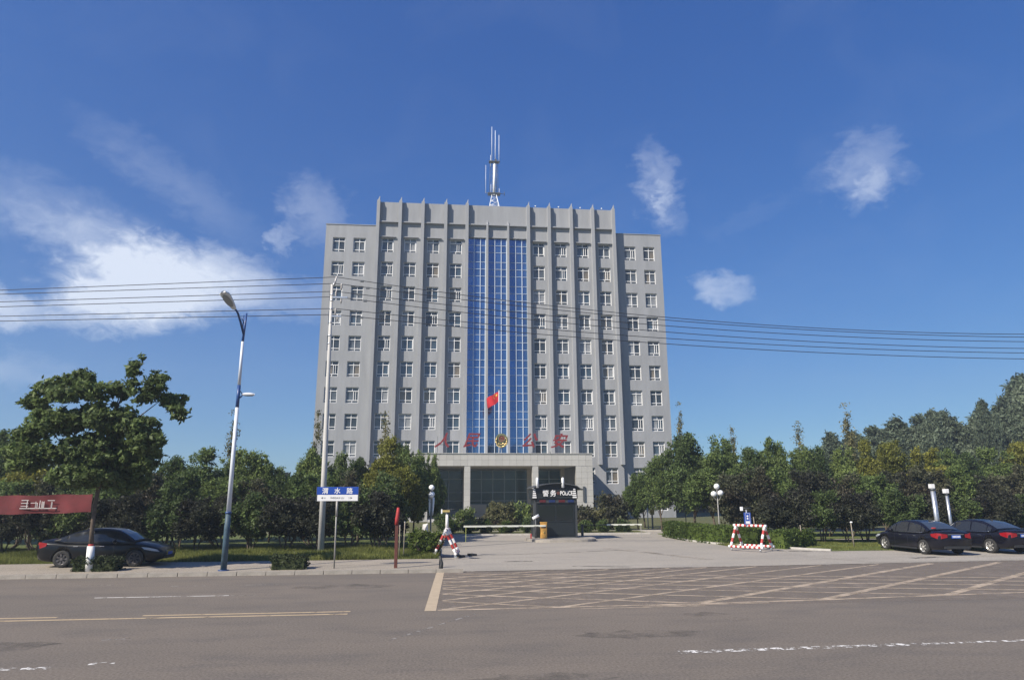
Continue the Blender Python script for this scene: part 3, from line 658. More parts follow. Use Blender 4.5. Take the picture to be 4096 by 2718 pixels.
for k, x in enumerate((CX + 8.4, CX + 11.4, CX + 14.4, CX + 5.2)):
    t = thing('roof_floodlight', 'tiny white spotlight on the roof parapet, %s to the right of the antenna mast' % (('second', 'third', 'fourth', 'nearest')[k]), 'light', (x, 85.2, 40.98), 0, 'spotlights on the parapet')
    lpart('bracket', MB().tube([(0, 0, 0), (0, 0, .22)], .025, 6), 'darksteel', t); lpart('lamp_head', MB().sphere((0, -.05, .27), .1, 8, 6), 'mastwhite', t)

PK = .952
# ================================================================ STREET LAMP, UTILITY POLE, WIRES
lp = thing('street_lamp', 'tall white street lamp with blue bands and a big lamp head over the road', 'street lamp', (-8.27 * PK, 27.9 * PK, .13)); lp.scale = (PK,) * 3
def taper(z): return .10 - .052 * z / 10.1
lpart('base_section', MB().tube([(0, 0, -.01), (0, 0, 1.5), (0, 0, 2.1)], [.115, .11, taper(2.1) + .010], 16), 'lamplow', lp)
lpart('flange', MB().tube([(0, 0, 0), (0, 0, .03)], .2, 16).tube([(0, 0, 2.1), (0, 0, 2.16)], .12, 14), 'lampblue', lp)
lpart('pole', MB().tube([(0, 0, 2.1), (-.02, 0, 6.2)], [taper(2.1), taper(6.2)], 16).tube([(-.02, 0, 7.1), (-.03, 0, 8.9)], [taper(7.1), taper(8.9)], 16), 'lampwhite', lp)
lpart('blue_band', MB().tube([(-.02, 0, 6.2), (-.02, 0, 7.1)], taper(6.4), 14).tube([(-.03, 0, 8.9), (0, 0, 9.5), (.03, 0, 10.1)], [.05, .045, .035], 12), 'lampblue', lp)
lpart('arm', MB().tube([(-.01, 0, 9.2), (-.03, -.5, 9.6), (-.02, -1.0, 9.85), (-.04, -1.45, 9.95)], [.05, .045, .04, .04], 10).tube([(0, -.12, 9.65), (-.02, -.45, 9.78)], .02, 6).tube([(.0, -.25, 9.45), (0, -.25, 9.95)], .02, 6), 'lampblue', lp)
def luminaire(parent, p, d, L, w, h, mats=('lumin', 'lens')):
    d = Vector(d).normalized(); s = d.cross(Vector((0, 0, 1))).normalized(); u = s.cross(d)
    n = 10; vs_ = []; fs = []
    for i in range(n + 1):
        t = i / n; ww = w * min(1, .38 + .75 * t ** .8) * (1 if t < .88 else (1 - ((t - .88) / .12) ** 2 * .55)); hh = h * (.45 + .55 * sin(pi * min(1, .1 + .8 * t)))
        for k in range(12):
            a = 2 * pi * k / 12; up_ = sin(a); vs_.append(Vector(p) + d * (L * t) + s * (ww / 2 * cos(a)) + u * (hh * (.6 * up_ if up_ > 0 else .25 * up_)))
    for i in range(n):
        for k in range(12): fs.append((i * 12 + k, i * 12 + (k + 1) % 12, (i + 1) * 12 + (k + 1) % 12, (i + 1) * 12 + k))
    fs += [tuple(range(12)), tuple(n * 12 + k for k in range(12))[::-1]]
    lpart('lamp_head', MB().add(vs_, fs, smooth=True), mats[0], parent)
    e = []; 
    for k in range(16): a = 2 * pi * k / 16; e.append(Vector(p) + d * (L * (.55 + .36 * cos(a))) + s * (w * .36 * sin(a)) - u * (h * .27))
    lpart('lamp_lens', MB().add(e, [tuple(range(16))]), mats[1], parent)
luminaire(lp, (-.05, -1.35, 9.90), (-.30, -1, .60), .92, .44, .22)
luminaire(lp, (.1, .05, 6.72), (1, .35, .04), .48, .22, .16)
lpart('small_arm', MB().tube([(0, 0, 6.55), (.12, .04, 6.68)], .03, 8).tube([(0, 0, 6.9), (.06, .0, 6.85), (.12, .04, 6.74)], .02, 6), 'lampblue', lp)

up_ = thing('utility_pole', 'round grey concrete utility pole carrying the overhead wires beside the blue street sign', 'utility pole', (-5.72, 34, 0))
lpart('pole', MB().tube([(0, 0, -.1), (-.06, 0, 4.5), (-.13, 0, 9), (-.2, 0, 13.35)], [.155, .13, .095, .065], 16), 'pole', up_)
bands = MB()
for zz in (11.3, 12.0, 12.45, 12.75, 10.6, 10.2): bands.tube([(-.165, 0, zz), (-.165, 0, zz + .07)], .092, 12)
bands.box(-.2, .62, -.05, .05, 12.62, 12.70); bands.box(-.2, .35, -.05, .05, 11.62, 11.70); bands.tube([(-.18, 0, 13.2), (-.05, 0, 13.5)], .045, 8)
lpart('steel_bracket', bands, 'steel', up_)
lpart('top_spike', MB().tube([(-.09, 0, 13.3), (.02, 0, 13.78)], [.05, .045], 8), 'porcelain', up_)
WZL = [(13.75, 13.18, 12.63), (13.40, 12.91, 12.42), (12.98, 12.50, 12.03), (12.69, 12.23, 11.78), (12.07, 11.68, 11.30), (11.75, 11.40, 11.06)]
WZR = [(13.76, 11.99, 11.45), (13.41, 11.84, 11.28), (12.99, 11.52, 11.02), (12.70, 11.18, 10.63), (12.07, 10.83, 10.37), (11.76, 10.53, 10.03)]
for k, zz in enumerate([13.40, 12.98, 12.69, 12.07, 11.75]):
    dx = (.28, .02, .3, .05, .16)[k]
    i_ = MB(); zz0 = zz - .25
    for j in range(4): i_.tube([(dx, 0, zz0 + .06 * j), (dx + .01, 0, zz0 + .035 + .06 * j)], .055, 8)
    i_.tube([(dx, 0, zz0 - .1), (dx, 0, zz + .0)], .035, 6); lpart('insulator', i_, 'porcelain', up_)
def quadfit(p):
    A = np.array([[q[0] ** 2, q[0], 1] for q in p]); return np.linalg.solve(A, np.array([q[1] for q in p]))
names = ('topmost', 'second from the top', 'third from the top', 'fourth from the top', 'fifth from the top', 'lowest')
for k in range(6):
    x0 = -5.74; ql = quadfit([(x0, WZL[k][0]), (-13.8, WZL[k][1]), (-21.7, WZL[k][2])]); qr = quadfit([(x0, WZR[k][0]), (11.56, WZR[k][1]), (32.2, WZR[k][2])])
    pts = [(x, 34, float(np.polyval(ql, x))) for x in np.linspace(-42, x0, 24)] + [(x, 34, float(np.polyval(qr, x))) for x in np.linspace(x0, 50, 34)[1:]]
    o = part('power_wire', MB().tube(pts, .019, 5), 'wire'); tag(o, 'thin dark overhead wire, %s of the six crossing the sky and building' % names[k], 'wire', 'overhead power wires')
for k, (x, j) in enumerate(((-4.4, 0), (-4.1, 1), (-4.55, 2), (-4.2, 3), (-4.7, 4), (-4.35, 5))):
    qr = quadfit([(-5.74, WZR[j][0]), (11.56, WZR[j][1]), (32.2, WZR[j][2])]); zz = float(np.polyval(qr, x))
    o = part('wire_clamp', MB().box(x - .09, x + .09, 33.97, 34.03, zz - .07, zz + .03), 'darksteel'); tag(o, 'small dark clamp on the %s wire just right of the pole top' % names[j], 'clamp', 'clamps on the wires')

# ================================================================ STREET SIGN, RED POST, BOLLARD
sg = thing('street_sign', 'blue and white street name sign reading 渭水路 on a thin grey post', 'street sign', (-4.19 * PK, 28.1 * PK, .13)); sg.scale = (PK,) * 3
lpart('post', MB().tube([(0, 0, 0), (-.02, 0, 2.6)], .03, 10).tube([(-.01, 0, 1.95), (-.02, 0, 2.54)], .042, 10), 'greypost', sg)
lpart('blue_panel', MB().box(-.82, .80, -.03, .03, 2.79, 3.09), 'signblue', sg, .01)
lpart('white_panel', MB().box(-.79, .79, -.03, .03, 2.545, 2.784), 'signwhite', sg, .006)
lpart('panel_frame', MB().box(-.84, -.822, -.035, .035, 2.53, 3.10).box(.802, .82, -.035, .035, 2.53, 3.10), 'darksteel', sg)
for ch, x in (('渭', -.50), ('水', -.02), ('路', .46)): text_part('road_name_character', ch, .25, 'signwhite', sg, T((x, -.034, 2.94)), extrude=.002, bold=.004)
text_part('pinyin_lettering', 'WEISHUI LU', .10, 'signdark', sg, T((-.02, -.034, 2.665)), extrude=.001)
text_part('north_mark', '◄ N', .09, 'signdark', sg, T((-.56, -.034, 2.665)), extrude=.001); text_part('south_mark', 'S ►', .09, 'signdark', sg, T((.50, -.034, 2.665)), extrude=.001)

rp = thing('red_post', 'rust red square steel post with a red ribbon round its top near the driveway', 'post', (-1.82 * PK, 27.95 * PK, .13)); rp.scale = (PK,) * 3
lpart('post', MB().box(-.062, .062, -.062, .062, 0, 2.1), 'rust', rp, .008)
rb = MB().tube([(-.02, -.02, 1.62), (.0, -.03, 1.85), (.03, -.02, 2.1), (.03, -.01, 2.28)], [.07, .08, .075, .05], 10); lpart('ribbon', rb, 'redcloth', rp)
for k, (x, y, h) in enumerate(((-1.9, 31.2, 1.45), (-1.72, 31.4, 1.6))):
    t = thing('white_stake', ('taller', 'shorter')[k == 0] + ' of the two thin white stakes standing behind the red post', 'stake', (x, y, 0), 0, 'white stakes behind the red post')
    lpart('stake', MB().tube([(0, 0, -.05), (.02 * k, 0, h)], .022, 8), 'barkpale', t); lpart('cap', MB().tube([(.02 * k, 0, h), (.02 * k, 0, h + .02)], .03, 8), 'signwhite', t)
bo = thing('bollard', 'short bent black bollard at the kerb corner where pavement meets driveway', 'bollard', (-.08, 26.3, 0))
lpart('post', MB().tube([(.0, 0, 0), (.03, 0, .2), (.05, 0, .3), (.02, .02, .42), (-.03, .04, .56)], [.09, .075, .06, .05, .045], 10), 'blackplastic', bo); lpart('base', MB().tube([(0, 0, 0), (0, 0, .12)], [.13, .10], 12), 'blackplastic', bo)

# ================================================================ POLICE BOOTH, ISLAND, BARRIERS
isl = MB(); pts_ = []
for k in range(28):
    a = 2 * pi * k / 28; c, s = cos(a), sin(a); pts_.append((7.3 + 2.15 * abs(c) ** .55 * (1 if c > 0 else -1), 43.6 + 2.1 * abs(s) ** .7 * (1 if s > 0 else -1)))
isl.add([(x, y, 0) for x, y in pts_] + [(x, y, .16) for x, y in pts_], [tuple(range(28, 56))] + [(i, (i + 1) % 28, (i + 1) % 28 + 28, i + 28) for i in range(28)])
structure('traffic_island', isl, 'kerb')
bt = thing('police_booth', 'black police guard booth with curved roof and white 警务 POLICE lettering', 'guard booth', (7.05, 43.5, .16))
bw, bd_ = 1.33, 2.1
lpart('booth_body', MB().box(-bw, bw, 0, bd_, .05, 2.36), 'booth', bt, .03)
lpart('corner_post', MB().box(-bw - .03, -bw + .09, -.03, .09, .0, 2.36), 'boothgrey', bt); lpart('corner_post', MB().box(bw - .09, bw + .03, -.03, .09, .0, 2.36), 'boothgrey', bt)
lpart('front_window', MB().box(-bw + .22, bw - .22, -.018, .0, 1.02, 1.98), 'boothglass', bt)
fr = MB(); fr.box(-bw + .16, bw - .16, -.03, 0, 1.98, 2.04); fr.box(-bw + .16, bw - .16, -.03, 0, .96, 1.02); fr.box(-bw + .16, -bw + .22, -.03, 0, 1.02, 1.98); fr.box(bw - .22, bw - .16, -.03, 0, 1.02, 1.98); fr.box(-.03, .03, -.03, -.019, 1.02, 1.98); lpart('window_frame', fr, 'booth', bt)
lpart('lower_panel', MB().box(-bw + .16, bw - .16, -.015, 0, .15, .9), 'booth', bt, .006)
lpart('side_window', MB().box(-bw - .015, -bw, .9, 1.85, 1.02, 1.98), 'boothglass', bt); lpart('door', MB().box(-bw - .02, -bw, .15, .82, .08, 2.1), 'boothgrey', bt)
bar = lpart('beacon_bar', MB().box(-bw + .1, bw - .05, -.10, -.0, 2.12, 2.34), 'boothgrey', bt)
for k, (x, c) in enumerate(((-.85, 'lred'), (-.25, 'lblue'), (.38, 'lred'), (.95, 'lblue'))): lpart('beacon', MB().box(x - .2, x + .2, -.13, -.101, 2.15, 2.3), c, bar, .02)
lpart('fascia', MB().box(-bw - .12, bw + .05, -.16, bd_ + .1, 2.37, 3.0), 'booth', bt)
lf = MB()
for k in range(5): lf.box(-bw - .05, bw - .1, -.185, -.162, 2.44 + .11 * k, 2.46 + .11 * k)
lpart('fascia_louvres', lf, 'boothgrey', bt)
for sx in (-bw - .12, bw - .22):
    for k in range(5): lpart('white_slat', MB().box(sx - .05 + .012 * k, sx + .20 - .02 * k, -.26, -.19, 2.42 + .125 * k, 2.50 + .125 * k), 'signwhite', bt)
text_part('booth_character', '警', .42, 'signwhite', bt, T((-.66, -.20, 2.72)), extrude=.012, bold=.004, width=.40); text_part('booth_character', '务', .42, 'signwhite', bt, T((-.18, -.20, 2.72)), extrude=.012, bold=.008, width=.38)
text_part('booth_lettering', 'POLICE', .36, 'signwhite', bt, T((.67, -.20, 2.72)), extrude=.012, bold=.007, width=.80)
lpart('small_emblem', disc(.10, -.21, -.187, 2.72), 'rust', bt).location = (.14, 0, 0)
rf = MB(); n = 16; prof = []
for i in range(n + 1):
    t = i / n; x = -bw - .22 + (2 * bw + .62) * t; prof.append((x, 3.0 + .36 * sin(pi * min(1, .08 + .86 * t)) - (.10 if t > .9 else 0)))
rf.prism(prof + [(x, z - .06) for x, z in prof[::-1]], -.42, bd_ + .35); lpart('curved_roof', rf, 'booth_roof', bt)
lpart('roof_gable', MB().prism([(-bw - .1, 3.0)] + [(x, z - .07) for x, z in prof[1:-1]] + [(bw + .04, 3.0)], -.1, .0), 'booth', bt)
for x in (-bw + .12, .42): lpart('roof_lamp', MB().tube([(x, -.36, 3.05), (x, -.36, 3.62), (x, -.36, 3.68)], [.085, .085, .05], 12), 'mastwhite', bt)
lpart('base_frame', MB().box(-bw - .02, bw + .02, -.02, bd_ + .02, 0, .05), 'darksteel', bt)

gt = thing('barrier_gate', 'orange barrier gate cabinet beside the booth with long cream arm lowered across the driveway', 'barrier gate', (6.19, 44.4 - 1.35, .0))
# cabinet stands on the island, arm reaches left
gy = 0
cb = MB().box(-.19, .19, gy - .16, gy + .16, .16, 1.08); cab = lpart('cabinet', cb, 'orange', gt, .02)
lpart('cabinet_cap', MB().box(-.205, .205, gy - .175, gy + .175, 1.08, 1.13), 'orange', gt)
lpart('cabinet_panel', MB().box(-.1, .12, gy - .175, gy - .161, .78, .95), 'rust', gt); lpart('indicator', MB().sphere((0, gy - .17, .52), .05, 8, 6), 'yellow', gt)
arm = MB().box(-4.95, .12, gy - .235, gy - .185, .865, .965); armo = lpart('arm', arm, 'armwhite', gt)
lpart('arm_mark', MB(), 'armdark', gt) if False else None
for k in range(4): lpart('arm_mark', MB().box(-3.55 + .98 * k, -3.28 + .98 * k, gy - .24, gy - .236, .875, .90), 'armdark', armo)
lpart('arm_support', MB().box(-4.83, -4.80, gy - .225, gy - .195, .0, .865), 'stripgreen', gt)
g2 = thing('barrier_gate', 'cream barrier arm right of the booth reaching toward the curved hedge', 'barrier gate', (9.05, 45.2, 0))
lpart('post', MB().box(-.08, .08, -.08, .08, 0, .9), 'boothgrey', g2, .02); lpart('arm_root', MB().box(.08, 1.6, -.195, -.165, .84, .88), 'boothgrey', g2); a2 = lpart('arm', MB().box(1.6, 3.95, -.205, -.155, .81, .90), 'armwhite', g2)
for k in range(4): lpart('arm_mark', MB().box(1.8 + .55 * k, 2.05 + .55 * k, -.21, -.206, .82, .85), 'armdark', a2)
lpart('arm_support', MB().box(3.86, 3.90, -.2, -.16, 0, .83), 'greypost', g2)
cc = thing('security_camera', 'white bullet security camera on a thin pole left of the booth', 'security camera', (5.72, 43.2, .16))
lpart('pole', MB().tube([(0, 0, 0), (0, 0, 1.2)], .03, 8), 'darksteel', cc); ca = MB().tube([(-.17, -.02, 1.16), (.22, .12, 1.34)], .065, 12); lpart('camera_housing', ca, 'mastwhite', cc); lpart('sun_shield', MB().tube([(-.2, -.03, 1.2), (.2, .11, 1.39)], .06, 10), 'mastwhite', cc)
rs = tag(part('red_reflector', MB().box(5.35, 5.43, 42.95, 43.02, .16, .45), 'barred'), 'small red and white marker at the left tip of the traffic island', 'marker')
for x, y, rz, lab in ((.80, 32.3, .5, 'black rubber block on the driveway nearest the left barricade'), (1.36, 33.0, .5, 'black rubber block lying alone right of the left barricade')):
    o = link('rubber_block', mesh_of('rubber_block', MB().box(-.13, .13, -.22, .22, .01, .1), 'blackplastic'), None, (x, y, 0), rz); tag(o, lab, 'wheel block', 'rubber blocks on the driveway')

# striped barricades
def pipe(parent, a, b, r=.055, seg=.16, name='pipe'):
    a, b = Vector(a), Vector(b); L = (b - a).length; n = max(3, int(round(L / seg))); n += (n + 1) % 2; m = MB()
    for i in range(n):
        m.tube([a + (b - a) * (i / n), a + (b - a) * ((i + 1) / n)], r, 12, mi=i % 2, cap=(i in (0, n - 1)))
    return lpart(name, m, ['barwhite', 'barred'], parent)
def barricade(label, loc, rz, L=1.5, spread=.62):
    t = thing('barricade', label, 'barricade', loc, rz, 'red and white barricades at the driveway')
    h = 1.2; s = spread
    pipe(t, (-L / 2 - .12, 0, h), (L / 2 + .12, 0, h), .065, .115, 'top_pipe')
    for x in (-L / 2, L / 2):
        for y in (-s, s): pipe(t, (x, 0, h - .02), (x + (.03 if x > 0 else -.03), y, .2), .062, .24, 'leg')
    for y in (-s, s): pipe(t, (-L / 2 - .15, y, .2), (L / 2 + .15, y, .2), .062, .12, 'bottom_pipe')
    for x in (-L / 2, L / 2):
        for y in (-s, s):
            c = MB().tube([(x - .02, y, .07), (x + .02, y, .07)], .06, 12); c.box(x - .03, x + .03, y - .02, y + .02, .08, .16); lpart('caster', c, 'steel', t)
    return t
b1 = barricade('red and white striped pipe barricade with a blue notice board, right of the driveway', (15.32, 33.85, .012), radians(-50), 1.5)
bs = MB().tube([(-.12, 0, 1.2), (-.12, 0, 1.98)], .03, 8); lpart('sign_post', bs, 'steel', b1)
rr = Matrix.Rotation(radians(50), 4, 'Z')
def rot_local(m): m.v = [rr @ v for v in m.v]; return m
c0 = Vector((-.12, 0, 0)); cr_ = rr.inverted() @ c0
nb = MB().box(cr_.x - .17, cr_.x + .17, cr_.y - .09, cr_.y - .05, 1.25, 1.84)
def from_cam_frame(m):
    m.v = [rr @ v for v in m.v]; return m
lpart('notice_board', from_cam_frame(nb), 'signblue', b1)
q = MB(); x0, x1, z0, z1, y = cr_.x - .12, cr_.x + .12, 1.28, 1.81, cr_.y - .094
for a in ((x0, x0 + .012, z0, z1), (x1 - .012, x1, z0, z1), (x0, x1, z1 - .012, z1), (x0, x1, z0, z0 + .012)): q.box(a[0], a[1], y - .002, y, a[2], a[3])
q.box(x0 + .02, x1 - .02, y - .002, y, 1.30, 1.42)
lpart('notice_print', from_cam_frame(q), 'signwhite', b1)
for zz in (1.66, 1.54):
    d = MB().sphere((cr_.x, y - .002, zz), .05, 10, 6, sc=(1, .05, 1)); lpart('notice_symbol', from_cam_frame(d), 'signwhite', b1)
lpart('bar_light', from_cam_frame(MB().tube([(cr_.x - .2, cr_.y, 2.05), (cr_.x + .25, cr_.y, 2.05)], .03, 8).tube([(cr_.x - .1, cr_.y, 1.96), (cr_.x + .25, cr_.y, 1.96)], .015, 6)), 'boothgrey', b1)
lpart('light_end', from_cam_frame(MB().box(cr_.x - .30, cr_.x - .19, cr_.y - .05, cr_.y + .05, 1.93, 2.12)), 'mastwhite', b1)
b2 = barricade('red and white barricade seen end on with tall white post, left of driveway', (.18, 32.35, .012), radians(82), 1.1, .47)
lpart('sign_post', MB().tube([(-.1, 0, 1.2), (-.1, 0, 1.92)], [.075, .06], 10).tube([(-.1, 0, 1.0), (-.1, 0, 1.28)], [.14, .08], 10), 'barwhite', b2)
r82 = Matrix.Rotation(radians(-82), 4, 'Z')
def c82(m): m.v = [r82 @ v + Vector((-.1, 0, 0)) for v in m.v]; return m
lpart('bar_light', c82(MB().box(-.22, .12, -.05, .05, 1.99, 2.08)), 'yellow', b2); lpart('light_end', c82(MB().box(-.28, -.22, -.05, .05, 1.93, 2.12)), 'mastwhite', b2); lpart('light_cap', c82(MB().box(-.02, .32, -.06, .06, 2.10, 2.14).tube([(0, 0, 1.92), (0, 0, 1.97)], .1, 10)), 'boothgrey', b2)

# globe lamps
def globe_lamp(label, loc, rz=0, wrap=False):
    t = thing('globe_lamp', label, 'garden lamp', loc, rz, 'white globe lamps beside the driveway')
    lpart('pole', MB().tube([(0, 0, 0), (0, 0, 1.2), (0, 0, 3.0)], [.045, .035, .028], 10).tube([(0, 0, 0), (0, 0, .06)], .09, 12), 'greypost', t)
    ar = MB()
    for s in (-1, 1): ar.tube([(0, 0, 2.42), (s * .12, 0, 2.45), (s * .21, 0, 2.62)], .018, 6)
    lpart('arm', ar, 'greypost', t)
    for x, z in ((-.21, 2.78), (.21, 2.84), (0, 3.22)):
        lpart('globe', MB().sphere((x, 0, z), .17, 18, 12), 'globe', t)
        lpart('globe_holder', MB().tube([(x, 0, z - .22), (x, 0, z - .15)], [.03, .07], 8), 'greypost', t)
    return t
globe_lamp('lamp post with three white globes beside the curved green hedge', (16.32, 40.2, 0))
gl = globe_lamp('lamp post with white globes, one above the other, beside the left hedge bush', (-.74, 42, 0), radians(84))
pw = MB()
for sx in (-1, 1): pw.tube([(0, sx * .10, 2.66), (.02, sx * .11, 2.3), (0, sx * .10, 1.9), (.02, sx * .09, 1.6)], [.085, .07, .05, .025], 8)
lpart('plastic_wrap', pw, 'globe', gl)
pb = MB(); pb.add([(-1.10, 38, 1.25), (-.82, 37.95, 1.3), (-.80, 38.05, 1.0), (-.84, 38, .58), (-.95, 37.9, .8), (-1.12, 38, 1.0), (-.97, 37.88, 1.05)], [(0, 6, 5), (0, 1, 6), (1, 2, 6), (2, 3, 6), (3, 4, 6), (4, 5, 6)])
tag(part('plastic_bag', pb, 'plasticbag'), 'crumpled white plastic bag caught in the bushes left of the driveway', 'plastic bag')

# steel posts with white boxes (right)
for k, (x, y, h, r) in enumerate(((25.13, 33.5, 3.0, .095), (25.95, 33.6, 2.75, .06))):
    t = thing('steel_post', ('thicker and taller', 'thinner and shorter')[k] + ' of two steel posts with white boxes behind the parked cars', 'post', (x, y, 0), 0, 'steel posts behind the parked cars')
    lpart('post', MB().tube([(0, 0, 0), (0, 0, h)], r, 14).tube([(r * 1.3, 0, 0), (r * 1.3, 0, h)], r * .35, 8), 'steel', t); lpart('white_box', MB().box(-.13, .10, -.1, .1, h, h + .22), 'signwhite', t, .02); lpart('collar', MB().tube([(0, 0, h - .1), (0, 0, h - .01)], r * 1.35, 12), 'darksteel', t)

# banners
def banner(name, label, mat, x0, x1, y, z0, z1, amp, n=40):
    m = MB(); nv = 5; vs_ = []
    for j in range(nv + 1):
        for i in range(n + 1):
            u = i / n; v = j / nv; vs_.append((x0 + (x1 - x0) * u, y + amp * sin(u * 23 + v * 2) + amp * .5 * sin(u * 61), z1 - (z1 - z0) * v - .07 * sin(pi * u) + .02 * sin(u * 31 + v * 3)))
    m.add(vs_, [(j * (n + 1) + i, (j + 1) * (n + 1) + i, (j + 1) * (n + 1) + i + 1, j * (n + 1) + i + 1) for j in range(nv) for i in range(n)], smooth=True)
    o = thing(name, label, 'banner', ((x0 + x1) / 2, y, 0)); part('cloth', m, mat, o); return o
bn = banner('banner', 'long red cloth banner, shade painted in, with white lettering strung behind the parked black car', 'banner', -25.5, -15.75, 33.0, 2.08, 2.88, .035, 60)
rr_ = random.Random(3); cm = MB()
for bx in (-21.6, -20.75, -19.9, -18.55, -18.15, -17.8, -17.45):
    for k in range(4):
        a = rr_.uniform(-.13, .13); h_ = rr_.uniform(.02, .035); zz = 2.3 + rr_.uniform(0, .3)
        if rr_.random() < .5: cm.box(bx - .16, bx + .14, 32.925, 32.93, zz, zz + h_)
        else: cm.box(bx + a - h_ / 2, bx + a + h_ / 2, 32.92, 32.924, 2.28, 2.5 + rr_.uniform(0, .12))
cm.box(-18.75, -17.2, 32.93, 32.936, 2.245, 2.28); part('lettering', cm, 'plasticbag', bn)['kind'] = 'stuff'
banner('banner', 'bright red cloth banner behind the rightmost parked car', 'bannerR', 34.3, 39.5, 40, .75, 1.75, .09, 60)

# yellow box post in yard
t = thing('meter_post', 'thin white post with a yellow box standing right of the portico', 'post', (17.0, 57, 0))
lpart('post', MB().tube([(0, 0, 0), (0, 0, 1.95)], .045, 8), 'signwhite', t); lpart('yellow_box', MB().box(.22, .55, -.12, .1, 1.15, 1.6), 'yellow', t, .02); lpart('box_leg', MB().box(.32, .44, -.05, .05, 0, 1.15), 'greypost', t)

# ================================================================ CARS
def lerp_prof(P, x):
    for (x0, z0), (x1, z1) in zip(P, P[1:]):
        if x0 <= x <= x1:
            t = (x - x0) / (x1 - x0) if x1 > x0 else 0; return z0 + (z1 - z0) * t
    return P[0][1] if x < P[0][0] else P[-1][1]
def smooth_prof(P, x): return (lerp_prof(P, x - .06) + 2 * lerp_prof(P, x) + lerp_prof(P, x + .06)) / 4
def make_car(paint, label, loc, rz, rimm, variant=0):
    """x forward, origin on the ground at mid length"""
    t = thing('parked_car', label, 'car', loc, rz, 'parked dark saloon cars')
    Ln = 4.82; W2 = .90
    top = [(0, .90), (.06, 1.02), (.25, 1.07), (.7, 1.05), (1.2, .98), (2.4, .95), (3.45, .96), (3.75, .93), (4.3, .83), (4.62, .72), (4.78, .60), (4.82, .52)]
    bot = [(0, .42), (.15, .28), (.6, .22), (4.2, .22), (4.65, .24), (4.82, .36)]
    def half(x):
        e = 1 - min(1, x / .45) ; f = max(0, (x - 4.1) / .72); return W2 - .13 * e ** 2 - .26 * f ** 2.2
    N_ = 44; K = 9; vs_ = []
    for i in range(N_ + 1):
        x = Ln * i / N_; zt, zb, w_ = smooth_prof(top, x), smooth_prof(bot, x), half(x)
        sh = zb + (zt - zb) * .82
        prof = [(0, zb), (w_ * .90, zb), (w_ * .97, zb + .10), (w_ * .995, zb + (zt - zb) * .42), (w_, zb + (zt - zb) * .55), (w_ * .985, sh - .02), (w_ * .955, sh + .03), (w_ * .80, zt - .01), (0, zt + .025)]
        row = [(x, -a, b) for a, b in prof] + [(x, a, b) for a, b in prof[-2:0:-1]]
        vs_ += row
    R_ = len(prof) * 2 - 2; fs = []
    for i in range(N_):
        for k in range(R_): fs.append((i * R_ + k, i * R_ + (k + 1) % R_, (i + 1) * R_ + (k + 1) % R_, (i + 1) * R_ + k))
    fs.append(tuple(range(R_))[::-1]); fs.append(tuple(N_ * R_ + k for k in range(R_)))
    cx_ = Ln / 2; m = MB(); m.add([(x - cx_, y, z) for x, y, z in vs_], fs, smooth=True)
    body = lpart('body', m, [paint, 'blackplastic'], t)
    bm = bmesh.new(); bm.from_mesh(body.data); bmesh.ops.recalc_face_normals(bm, faces=bm.faces); bm.to_mesh(body.data); bm.free()
    wx = (1.02 - cx_, 3.80 - cx_)
    for x in wx:
        c = MB().tube([(x, -1.1, .335), (x, -.62, .335)], .385, 28, smooth=False, mi=0); c.tube([(x, .62, .335), (x, 1.1, .335)], .385, 28, smooth=False)
        co = link('cut', mesh_of('cut', c, 'blackplastic')); co.parent = t
        bm = bmesh.new(); bm.from_mesh(co.data); bmesh.ops.recalc_face_normals(bm, faces=bm.faces); bm.to_mesh(co.data); bm.free()
        md = body.modifiers.new('b', 'BOOLEAN'); md.operation = 'DIFFERENCE'; md.object = co; md.solver = 'EXACT'; md.material_mode = 'TRANSFER'
    bpy.context.view_layer.update()
    nm = bpy.data.meshes.new_from_object(body.evaluated_get(bpy.context.evaluated_depsgraph_get())); body.modifiers.clear(); body.data = nm; nm.name = 'body'
    for o in list(t.children):
        if o.name.startswith('cut'): bpy.data.objects.remove(o)
    # greenhouse
    roof = [(.62, 1.05), (.95, 1.20), (1.35, 1.36), (1.75, 1.445), (2.15, 1.47), (2.6, 1.455), (2.95, 1.39), (3.3, 1.22), (3.72, .955)]
    def S(x, v):   # side surface
        zb = smooth_prof(top, x) - .05; zt = smooth_prof(roof, x); wb = half(x) * .93; wr = .60 + .03 * sin(pi * (x - .6) / 3.1)
        fr_ = max(0, min(1, (zt - zb) / .48)); wt = wb + (wr - wb) * fr_; return Vector((x - cx_, -(wb + (wt - wb) * v + .02 * sin(pi * v)), zb + (zt - zb) * v))
    def Tp(x, u):   # top surface, u -1..1
        e = S(x, 1); return Vector((x - cx_, -e.y * u * -1 if False else abs(e.y) * u, e.z + .035 * (1 - u * u)))
    g = MB(); xs = np.linspace(.64, 3.70, 34)
    rows = []
    for x in xs:
        r = [S(x, v) for v in (0, .25, .5, .75, 1)] + [Tp(x, u) for u in (-.6, -.2, .2, .6)] ; r += [Vector((p.x, -p.y, p.z)) for p in [S(x, v) for v in (1, .75, .5, .25, 0)]]; rows.append(r)
    K_ = len(rows[0]); g.add([p for r in rows for p in r], [(i * K_ + k, i * K_ + k + 1, (i + 1) * K_ + k + 1, (i + 1) * K_ + k) for i in range(len(rows) - 1) for k in range(K_ - 1)], smooth=True)
    lpart('roof', g, paint, t)
